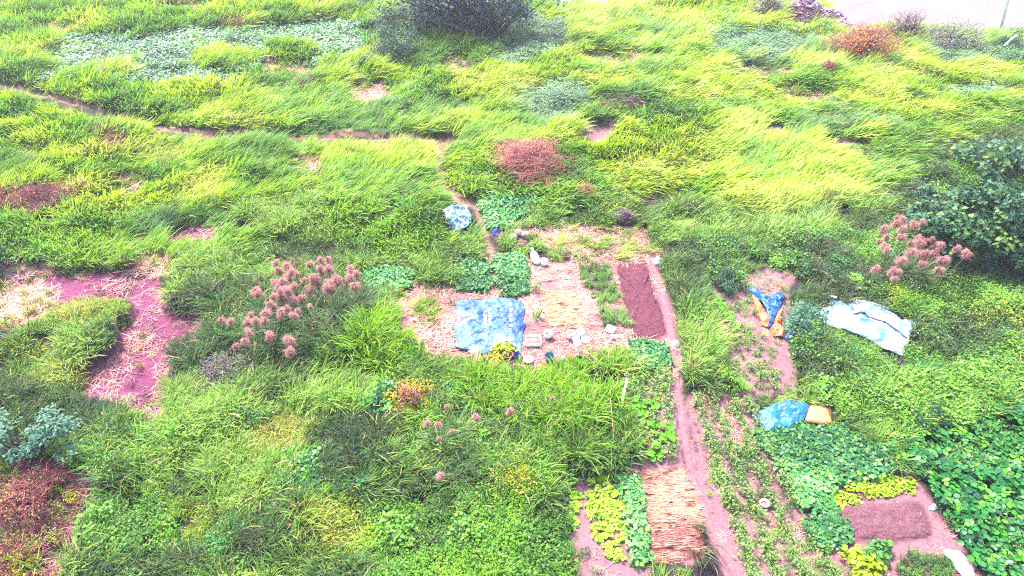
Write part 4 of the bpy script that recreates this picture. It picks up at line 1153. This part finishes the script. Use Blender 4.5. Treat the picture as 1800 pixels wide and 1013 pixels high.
m_cord = noise_mat('cord', flatc(120, 110, 170), flatc(150, 150, 190), 4)
m_red = noise_mat('red_plastic', flatc(235, 80, 50), flatc(250, 120, 80), 4, rough=.4)
m_teal = noise_mat('teal_plastic', flatc(20, 110, 150), flatc(50, 150, 160), 4, rough=.4); m_navy = noise_mat('navy_plastic', flatc(40, 60, 150), flatc(70, 100, 190), 4, rough=.4)
m_bluebag = sheet_mat('blue_bag', [flatc(40, 50, 180), flatc(70, 95, 220), flatc(120, 140, 235)], 6)
m_pink = noise_mat('pink_contents', flatc(220, 150, 150), flatc(245, 195, 190), 8, 6)
m_darkliq = noise_mat('dark_inside', flatc(90, 70, 110), flatc(150, 120, 150), 3); m_bamboo = noise_mat('dry_bamboo', flatc(215, 180, 120), flatc(245, 220, 170), 6)
m_stone = noise_mat('pale_stone', flatc(215, 180, 175), flatc(250, 225, 215), 5, 6, .85, .4, 20); m_green = noise_mat('green_plastic', flatc(110, 215, 110), flatc(190, 240, 190), 5)
m_pole = noise_mat('grey_pole', (.5, .5, .55), (.6, .6, .64), 3); m_junk = leaf_mat('heap_scraps', leafc(165, 120, 160), leafc(235, 205, 215), 0)

def folds(z, amp, sx, sy, seed, drop=.25, edge=3, ridge=0.0, ang=0.0, ripple=0.0, rfreq=3.0):
    ca, sa = math.cos(ang), math.sin(ang)
    def f(x, y, r):
        x = np.asarray(x); y = np.asarray(y)
        u, v = x * ca + y * sa, -x * sa + y * ca
        n = fbm(u * sx, v * sy, seed, 3) - .5
        rd = .5 - np.abs(fbm(u * sx * 1.4 + 3, v * sy * 1.4, seed + 9, 4) - .5) * 3.2
        wv = (np.abs(np.sin(u * rfreq + 3 * fbm(u, v, seed + 4, 2))) ** .6 - .6)
        return z + height(x, y) * 0 + amp * n * 2 + ridge * rd + ripple * wv - drop * np.asarray(r) ** edge
    return f
def S(k): return SHEETS[k][0]
e = thing('tarpaulin', T(860, 575), 'faded blue tarpaulin with white printing, dusted with earth', 'tarpaulin')
def child(o, e):
    o.parent = e; o.location = o.location - e.location
    return o
fh = folds(.16, .035, 1.5, 1.5, 5, .08, 9, .12, .3, .012, 7)
child(polysheet('sheet', S('big'), fh, m_big, 70, 8, z=.14, thick=.01), e)
# faded printing: columns of short strokes, as much of it as can be made out
lb = MB()
def stroke(ax, ay, bx, by, w=.028):
    (x0, y0), (x1, y1) = p2w(ax, ay, .16), p2w(bx, by, .16)
    n = 4; dx, dy = x1 - x0, y1 - y0; l = math.hypot(dx, dy) or 1; nx, ny = -dy / l * w / 2, dx / l * w / 2
    V = []
    for k in range(n + 1):
        x, y = x0 + dx * k / n, y0 + dy * k / n
        for s in (-1, 1):
            V.append((x + s * nx - e.location.x, y + s * ny - e.location.y, float(fh(x + s * nx, y + s * ny, .5)) + .008 - e.location.z))
    F = []
    for k in range(n):
        F += [(2 * k, 2 * k + 2, 2 * k + 3), (2 * k, 2 * k + 3, 2 * k + 1)]
    lb.add(V, F)
rs = random.Random(12)
for cx_, rows, sz in ((853, [551, 557, 563, 569, 575], 5), (862, [550, 557, 564, 571], 5), (898, [537, 546, 555, 564, 573, 582], 4)):
    for cy_ in rows:
        stroke(cx_ - sz * .5, cy_ - 2.2, cx_ + sz * .5, cy_ - 2.2); stroke(cx_ - sz * .5, cy_ + 1.6, cx_ + sz * .5, cy_ + 1.6)
        if rs.random() < .6: stroke(cx_ - sz * .4, cy_ - 2, cx_ - sz * .4, cy_ + 1.5)
        if rs.random() < .5: stroke(cx_ + sz * .4, cy_ - 2, cx_ + sz * .4, cy_ + 1.5)
lb.obj('printing', M['white'], e)
m_mint = noise_mat('mint_lid', flatc(150, 235, 205), flatc(180, 245, 220), 3, rough=.4)
lid = MB().add(*lathe([(.001, .02), (.09, .018), (.10, .0)], 18)).obj('lid', m_mint, smooth=True); x_, y_ = p2w(875, 541, .16); lid.location = (float(x_), float(y_), float(fh(x_, y_, .4)) + .006)
tag(lid, 'round mint green lid lying on the blue tarpaulin', 'lid')

def swirl(x, y, r):
    c = SW; a = np.arctan2(np.asarray(y) - c[1], np.asarray(x) - c[0]); r = np.asarray(r)
    return .62 + .12 * np.sin(2 * a + r * 8) * r + .26 * (.5 - np.abs(fbm(np.asarray(x) * 2.2, np.asarray(y) * 2.2, 3, 4) - .5) * 3.4) - .3 * r ** 5 - .12 * (1 - r) ** 2
SW = p2w(803, 378, .5); SW = (float(SW[0]), float(SW[1]))
o = polysheet('plastic_sheet', S('round'), swirl, m_round, 36, 10, z=.5, thick=.01); tag(o, 'round crumpled white and blue sheet bundled on the grass bank', 'plastic sheet')
o = polysheet('plastic_sheet', S('pale'), folds(.27, .06, 1.0, 1.6, 21, .16, 9, .14, -.5, .03, 6), m_palesheet, 60, 8, z=.24, thick=.01)
tag(o, 'long white and pale cyan sheet spread over the weeds', 'plastic sheet')
fp = folds(.27, .06, 1.0, 1.6, 21, .16, 9, .14, -.5, .03, 6)
cpts = []
for a, b in ((1500, 551), (1512, 551), (1520, 550), (1526, 554), (1540, 563), (1556, 567), (1566, 574), (1578, 584), (1588, 592), (1594, 596)):
    x, y = p2w(a, b, .3); cpts.append((float(x), float(y), float(fp(x, y, .4)) + .03))
c = MB().add(*tube(cpts, .03, 6)).obj('cord', m_cord, smooth=True); tag(c, 'grey cord trailing across the long white sheet', 'cord')
roll = []
for a, b in ((1458, 521), (1490, 526), (1530, 532), (1562, 542)):
    x, y = p2w(a, b, .24); roll.append((float(x), float(y), .22))
rl = MB().add(*tube(roll, [.05, .06, .05, .03], 8)).obj('rolled_edge', m_film, smooth=True); rl.parent = o; rl.location = -o.location
e = thing('plastic_sheet', T(1350, 545), 'twisted blue sheet with orange underside on the diagonal plot', 'plastic sheet')
child(polysheet('sheet', [(1316, 508), (1324, 505), (1334, 512), (1352, 516), (1378, 511), (1385, 518), (1376, 527), (1372, 540), (1363, 556), (1358, 572), (1350, 574), (1353, 558), (1348, 545), (1338, 528), (1324, 518)], folds(.24, .06, 1.8, 1.8, 31, .1, 6, .2, .9, .05, 6), m_blue, 40, 8, z=.22, thick=.008, center=(1355, 530)), e)
child(polysheet('underside', [(1322, 518), (1330, 520), (1342, 540), (1353, 554), (1357, 562), (1350, 572), (1341, 566), (1331, 546)], folds(.21, .05, 2, 2, 33, .1, 4, .1, .9), m_orange, 20, 6, z=.2, thick=.008), e)
child(polysheet('underside', [(1376, 536), (1374, 560), (1380, 580), (1377, 590), (1362, 588), (1354, 578), (1362, 560), (1369, 546)], folds(.22, .06, 2.4, 2.4, 35, .12, 4, .16, .3), m_orange, 20, 6, z=.2, thick=.008), e)
e = thing('plastic_sheet', T(1390, 730), 'bright blue sheet with its peach end folded over the weeds', 'plastic sheet')
child(polysheet('sheet', S('azure'), folds(.25, .03, 1.6, 1.6, 41, .12, 7, .12, .4, .02, 6), m_azure, 34, 8, z=.30, thick=.008), e)
pe = child(polysheet('folded_end', S('peach'), folds(.27, .04, 1.6, 1.6, 43, .12, 6, .05), m_peach, 20, 8, z=.24, thick=.008), e)
pts = []
for a, b in S('peach') + [S('peach')[0]]:
    x, y = p2w(a, b, .2); pts.append((float(x) - pe.location.x - e.location.x, float(y) - pe.location.y - e.location.y, .17 - pe.location.z - e.location.z))
MB().add(*tube(pts, .022, 5)).obj('red_edge', m_red, pe, smooth=True)
o = polysheet('plastic_sheet', S('film'), folds(.24, .07, 2, 2, 51, .16, 4, .12, .8, .06, 8), m_film, 24, 8, z=.18, thick=.006); tag(o, 'white plastic film lying along the edge of the creeper', 'plastic sheet')
def scrap(name, px, py, wpx, hpx, mat, label, cat, h=.1, seed=1, n=9, group=None):
    pts = ell(px, py, wpx / 2, hpx / 2, n, .25)
    o = polysheet(name, pts, lambda x, y, r: height(x, y) + .02 + h * (1 - np.asarray(r) ** 2) * (.6 + .8 * fbm(np.asarray(x) * 7, np.asarray(y) * 7, seed, 2)), mat, 8, 4, thick=.01)
    return tag(o, label, cat, group)
scrap('plastic_bag', 1387, 594, 19, 21, m_bluebag, 'crumpled dark blue bag below the twisted sheet', 'bag', .3, 3)
scrap('plastic_scrap', 1393, 626, 9, 16, m_red, 'small red-orange scrap on the soil below the dark blue bag', 'scrap', .12, 4)
scrap('plastic_bag', 873, 411, 15, 13, m_bluebag, 'small blue bag beside the trodden path', 'bag', .2, 5)
scrap('plastic_scrap', 987, 391, 11, 9, M['white'], 'white scrap at the foot of the grass bank above the dry clearing', 'scrap', .14, 6)
scrap('plastic_bag', 1155, 461, 14, 12, m_film, 'pale crumpled bag by the top corner of the dark soil bed', 'bag', .18, 7)
scrap('plastic_bag', 1186, 607, 18, 9, m_film, 'white crumpled film by the lower end of the dark soil bed', 'bag', .15, 8)
scrap('plastic_bag', 968, 904, 11, 17, m_film, 'pale plastic bag at the side of the vegetable plot', 'bag', .15, 9)
scrap('plastic_scrap', 1047, 827, 16, 6, m_film, 'strip of pale film at the top of the vegetable plot', 'scrap', .08, 10)
scrap('plastic_scrap', 1090, 809, 12, 9, m_mint, 'mint green scrap above the striped straw', 'scrap', .08, 11)
scrap('plastic_scrap', 1640, 893, 16, 12, M['white'], 'white plastic scrap between the raked bed and the creeper', 'scrap', .12, 12)
scrap('plastic_scrap', 1393, 68, 15, 7, M['white'], 'white scrap in the field before the rubbish heap', 'scrap', .45, 13)
scrap('plastic_scrap', 1641, 76, 6, 6, M['white'], 'tiny white scrap on the creeper mound', 'scrap', 1.2, 14)
scrap('plastic_scrap', 718, 247, 5, 7, M['white'], 'tiny white scrap where the two earth paths meet', 'scrap', .18, 15)
scrap('plastic_scrap', 992, 230, 5, 6, M['white'], 'tiny white scrap beside the bare patch in the field', 'scrap', .3, 16)
pts = []
for a, b in ((1102, 660), (1101, 676), (1097, 688), (1094, 700), (1095, 714)):
    x, y = p2w(a, b, .35); pts.append((float(x), float(y), .35))
o = MB().add(*tube(pts, [.02, .05, .06, .05, .02], 8)).obj('plastic_film', m_film, smooth=True); tag(o, 'narrow white film hanging beside the tall reed grass', 'plastic film')

# ------------------------------------------------------------------ buckets, boxes and other clutter
def bucket(px, py, R, h, mat, label, inside_mat=None, fill_=.5, handle=True, tilt=(0, 0), name='bucket', group=None, ladle=False):
    e = thing(name, T(px, py), label, 'bucket', group)
    e.rotation_euler = (tilt[0], tilt[1], random.uniform(0, 6))
    MB().add(*lathe([(.001, 0), (R * .78, 0), (R, h), (R * .95, h), (R * .74, .02), (.001, .02)], 22)).obj('body', mat, e, smooth=False)
    MB().add(*lathe([(R * 1.0, h - .035), (R * 1.08, h - .03), (R * 1.08, h + .004), (R * .93, h + .004), (R * .93, h - .02)], 22)).obj('rim', mat, e)
    if inside_mat:
        q = R * (.76 + .2 * fill_) * .97
        MB().add(*lathe([(.001, h * fill_ + .01), (q, h * fill_)], 22)).obj('contents', inside_mat, e)
    if handle:
        MB().add(*tube([(R * 1.06 * math.cos(a), R * .9 * math.sin(a) * .35 + (R * .95 * math.sin(a)), h * .96 - .06 * math.sin(a)) for a in np.linspace(0, PI, 10)], .006, 4)).obj('handle', M['white'], e)
    if ladle:
        MB().add(*tube([(0, 0, h * .6), (R * .9, R * .2, h + .06), (R * 2.1, R * .5, h + .16)], .016, 6)).obj('ladle_handle', M['white'], e)
    return e
bucket(963, 594, .15, .30, M['white'], 'white bucket with a ladle handle sticking out of it', m_darkliq, .55, ladle=True)
bucket(1003, 595, .15, .30, M['white'], 'white bucket holding orange-pink contents', noise_mat('orange_contents', flatc(240, 180, 140), flatc(250, 205, 170), 8), .7)
bucket(1020, 593, .15, .32, M['white'], 'white bucket standing behind the two white boards', m_film, .8)
bucket(956, 466, .15, .26, M['white'], 'white bucket next to the white sack', m_pink, .5)
bucket(929, 636, .17, .14, M['white'], 'shallow white pot full of earth below the blue tarpaulin', m_pink, .6, handle=False, name='pot')
bucket(968, 634, .17, .26, m_teal, 'dark teal bucket half hidden in the reed grass', m_darkliq, .25, tilt=(.25, 0))
bucket(1015, 634, .15, .24, m_teal, 'green-blue bucket tipped over in the reed grass beside the bamboo canes', m_teal, .3, tilt=(.5, -.4), handle=False)
bucket(1343, 888, .14, .12, m_film, 'pale round basin among the slanting crop rows', m_pink, .3, handle=False, name='basin')
bucket(893, 655, .19, .13, m_navy, 'dark blue basin lying in the weeds below the tarpaulin', m_film, .3, tilt=(.35, .2), handle=False, name='basin')
bucket(843, 445, .09, .16, m_red_tin if 'm_red_tin' in globals() else noise_mat('red_tin', flatc(170, 30, 60), flatc(200, 50, 80), 3, rough=.4), 'little dark red tin with a white top beside the trodden path', M['white'], .95, handle=False, name='tin')

def panel(px, py, sx, sy, t, rot, mat, label, dz=.04, name='foam_board', cat='board'):
    o = MB().add(*box(sx, sy, t)).obj(name, mat)
    o.location = T(px, py, dz); o.rotation_euler = rot
    b = o.modifiers.new('soft', 'BEVEL'); b.width = .012; b.segments = 2
    return tag(o, label, cat)
panel(1014, 600, .30, .38, .04, (.75, .1, .5), M['white'], 'white board leaning against the bucket of orange contents', .16)
panel(1029, 597, .32, .26, .04, (.6, -.1, -.2), M['white'], 'white board leaning on the bucket beside its twin', .12)
panel(1073, 579, .36, .30, .05, (.35, .05, -.5), M['white'], 'square white board at the corner of the small green crop block', .10)
panel(1089, 591, .30, .14, .05, (.1, 0, -.1), M['white'], 'narrow white board lying beside the white bottle', .04)
panel(1106, 608, .24, .26, .05, (.5, .1, .6), M['white'], 'white board standing by the single tall stem', .12)
e = thing('foam_box', T(938, 603), 'white foam box of pink contents beside the blue tarpaulin', 'box', rz=.08)
for sx, sy, c_ in ((.56, .04, (0, .23, .09)), (.56, .04, (0, -.23, .09)), (.04, .42, (.26, 0, .09)), (.04, .42, (-.26, 0, .09))):
    MB().add(*box(sx, sy, .18, c_)).obj('side', M['white'], e)
MB().add(*box(.47, .41, .05, (0, 0, .09))).obj('contents', m_pink, e)
bowl = MB().add(*lathe([(.001, 0), (.08, 0), (.13, .07), (.12, .07), (.07, .012), (.001, .012)], 20)).obj('bowl', m_film, smooth=True); bowl.location = T(925, 606, .01); tag(bowl, 'white bowl in front of the foam box', 'bowl')
def bottle(px, py, h, R, mat, capm, label, tilt=(0, 0)):
    e = thing('bottle', T(px, py), label, 'bottle'); e.rotation_euler = (tilt[0], tilt[1], 0)
    MB().add(*lathe([(.001, 0), (R, 0), (R, h * .6), (R * .8, h * .72), (R * .38, h * .82), (R * .38, h * .92)], 14)).obj('body', mat, e, smooth=True)
    MB().add(*lathe([(R * .45, h * .88), (R * .45, h), (.001, h)], 12)).obj('cap', capm, e)
bottle(1076, 595, .30, .075, M['white'], m_pink, 'cream bottle standing between two white boards')
bottle(991, 634, .28, .09, M['white'], M['white'], 'white bottle standing between the two teal buckets', (.2, -.2))
bottle(853, 626, .3, .08, m_darkliq, m_navy, 'dark bottle lying at the lower edge of the tarpaulin', (1.3, .3))
# clutter under the lower edge of the tarpaulin
scrap('plastic_bag', 836, 618, 26, 13, m_film, 'white crumpled bags under the lower edge of the tarpaulin', 'bag', .22, 21)
scrap('plastic_bag', 913, 634, 13, 11, m_green, 'green and white bag at the corner below the tarpaulin', 'bag', .16, 22)
bucket(893, 630, .18, .22, noise_mat('pink_plastic', flatc(240, 120, 140), flatc(250, 170, 180), 4, rough=.4), 'pink tub under the tarpaulin corner', m_red, .4, handle=False, name='tub')
bucket(907, 630, .12, .22, m_navy, 'dark blue pail beside the pink tub', m_darkliq, .3, handle=False, name='pail')
e = shrub('vine', 'yellow-green vine trailing along the lower edge of the tarpaulin', 'vine', (885, 622), 46, .35, m_yg, .10, 12, 22, LEAF_HEART, stems=2, dry=.4, clump=.12)
shrub('vine', 'yellow vine on the ground below the dark bottle', 'vine', (868, 634), 40, .2, m_yel, .09, 8, 20, LEAF_HEART, stems=2, dry=.2, clump=.12)

# white sack: a leaning filled bag with a tied neck
def sack(px, py, label):
    e = thing('sack', T(px, py), label, 'sack', rz=2.3)
    V, F = lathe([(.001, 0), (.14, .01), (.19, .09), (.19, .22), (.16, .36), (.10, .45), (.05, .50)], 18)
    V = V + np.stack([.03 * (fbm(V[:, 0] * 9 + V[:, 2] * 6, V[:, 1] * 9, 4) - .5) * 2, .03 * (fbm(V[:, 1] * 9, V[:, 2] * 8, 5) - .5) * 2, np.zeros(len(V))], 1)
    V[:, 0] += V[:, 2] * .55
    MB().add(V, F).obj('body', M['white'], e, smooth=True)
    V, F = lathe([(.05, .50), (.035, .53), (.075, .60), (.06, .60), (.001, .55)], 14); V[:, 0] += V[:, 2] * .55
    MB().add(V, F).obj('neck', M['white'], e, smooth=True)
sack(944, 463, 'plump white sack leaning by the white bucket')

def stone(px, py, R, label, seed):
    n = 12; V, F = lathe([(max(math.sin(PI * k / n), .01) * R, -math.cos(PI * k / n) * R * .75) for k in range(n + 1)], 18)
    V = V * (1 + .25 * (fbm(V[:, 0:1] / R * 1.3 + seed, V[:, 1:2] / R * 1.3 + V[:, 2:3] / R, seed, 2) - .5))
    o = MB().add(V, F).obj('stone', m_stone, smooth=True); o.location = T(px, py, R * .5); tag(o, label, 'stone')
stone(902, 417, .22, 'pale rounded stone at the path side of the group of three', 3)
stone(911, 409, .22, 'pale rounded stone resting behind the other two', 5)
stone(924, 413, .22, 'pale rounded stone nearest the dry grass clearing in the group', 9)

for (a0, b0), (a1, b1), lab in (((1030, 616), (1054, 640), 'bamboo cane leaning over the reed grass from the buckets'), ((1024, 622), (1050, 644), 'shorter bamboo cane crossing the reed grass')):
    x0, y0 = p2w(a0, b0, .75); x1, y1 = p2w(a1, b1, .55)
    d0, d1 = Vector((float(x0), float(y0), .75)), Vector((float(x1), float(y1), .55)); foot = d1 + (d1 - d0) * .35; foot.z = 0.25
    o = MB().add(*tube([d0, d1, foot], [.014, .017, .018], 6)).obj('bamboo_cane', m_bamboo, smooth=True); tag(o, lab, 'cane')
pts = [(1073, 700), (1076, 735), (1079, 768)]
P3 = [Vector((float(p2w(a, b, .7)[0]), float(p2w(a, b, .7)[1]), .7)) for a, b in pts]; P3.append(P3[-1] + Vector((.02, -.25, -.6)))
o = MB().add(*tube(P3, [.012, .014, .016, .016], 6)).obj('bamboo_cane', m_bamboo, smooth=True); tag(o, 'long pale cane lying on the reed grass beside the white film', 'cane')

# pole at the edge of the yard, with a small concrete foot
b0 = T(1757, 60); hp = 7.0
best = min(((abs((w2p(b0.x + dx, b0.y, hp * .3)[0] - 1757) / -(w2p(b0.x + dx, b0.y, hp * .3)[1] - 60) - .26), dx) for dx in np.linspace(-1.2, .6, 60)), key=lambda t: t[0])[1]
e = thing('pole', b0, 'thin grey pole leaning at the edge of the pale yard', 'pole')
MB().add(*tube([(0, 0, -.1), (best / .3 * .5, 0, hp * .5), (best / .3, 0, hp)], [.10, .09, .08], 10)).obj('shaft', m_pole, e, smooth=True)
MB().add(*lathe([(.28, -.1), (.26, .25), (.001, .25)], 12)).obj('foot', m_stone, e)
x0, y0 = p2w(1766, 78, .9); x1, y1 = p2w(1786, 62, 1.3)
o = MB().add(*tube([(float(x0), float(y0), .8), (float(x1), float(y1), 1.3)], .06, 6)).obj('plank', M['white']); tag(o, 'white batten lying on the small dark shrub by the pole', 'batten')

# heap of purple-brown scraps at the yard edge
def heap(px, py, wpx, h, label, n, seed):
    p = T(px, py); w = wpx / float(ppm(px, py)); e = thing('rubbish_heap', p, label, 'heap')
    r = np.random.default_rng(seed)
    core = MB(); V, F = lathe([(w * .5, -.1), (w * .42, h * .4), (w * .25, h * .8), (.001, h)], 18)
    V = V * (1 + .3 * (fbm(V[:, :1] * 2, V[:, 1:2] * 2, seed) - .5)); core.add(V, F).obj('core', M['bedh'] if 'bedh' in M else M['bed'], e)
    mb = MB()
    for k in range(n):
        a = r.uniform(0, 2 * PI); q = math.sqrt(r.random()); x, y = q * w * .5 * math.cos(a), q * w * .45 * math.sin(a); z = h * (1 - q ** 2) * r.uniform(.8, 1.1)
        V, F = box(r.uniform(.2, .7), r.uniform(.06, .25), r.uniform(.02, .08))
        az, tl = r.uniform(0, 6.28), r.uniform(-.7, .7)
        R1 = np.array([[math.cos(az), -math.sin(az), 0], [math.sin(az), math.cos(az), 0], [0, 0, 1]]) @ np.array([[math.cos(tl), 0, math.sin(tl)], [0, 1, 0], [-math.sin(tl), 0, math.cos(tl)]])
        mb.add(V @ R1.T + np.array([x, y, z + .05]), F, varcol(1, 8, .6, 1.3, .3, r))
    o = mb.obj('scraps', m_junk, e); o['kind'] = 'stuff'
heap(1408, 42, 86, 1.7, 'large heap of purplish rubbish at the corner of the pale yard', 420, 2)
heap(1450, 34, 70, .7, 'low spill of purplish rubbish trailing off the large heap', 260, 5)
heap(1478, 52, 36, .5, 'small spread of purplish rubbish between the large heap and the pale shrub', 90, 3)

# ------------------------------------------------------------------ added haze box: lifts the darks and pales the far field
def haze(density):
    m = bpy.data.materials.new('added_haze'); m.use_nodes = True
    N = m.node_tree.nodes; N.remove(N['Principled BSDF'])
    v = N.new('ShaderNodeVolumePrincipled'); v.inputs['Density'].default_value = density; v.inputs['Color'].default_value = (.93, .92, 1, 1); v.inputs['Anisotropy'].default_value = .2
    m.node_tree.links.new(v.outputs[0], N['Material Output'].inputs['Volume'])
    V, F = box(3200, 2600, 23.0, (0, 600, 23.0 / 2 - 2.2))
    o = MB().add(V, F).obj('haze', m); tag(o, 'thin pale haze added over the whole field to lift the darks', 'haze', kind='stuff')
HAZE = 0.0006
if HAZE: haze(HAZE)
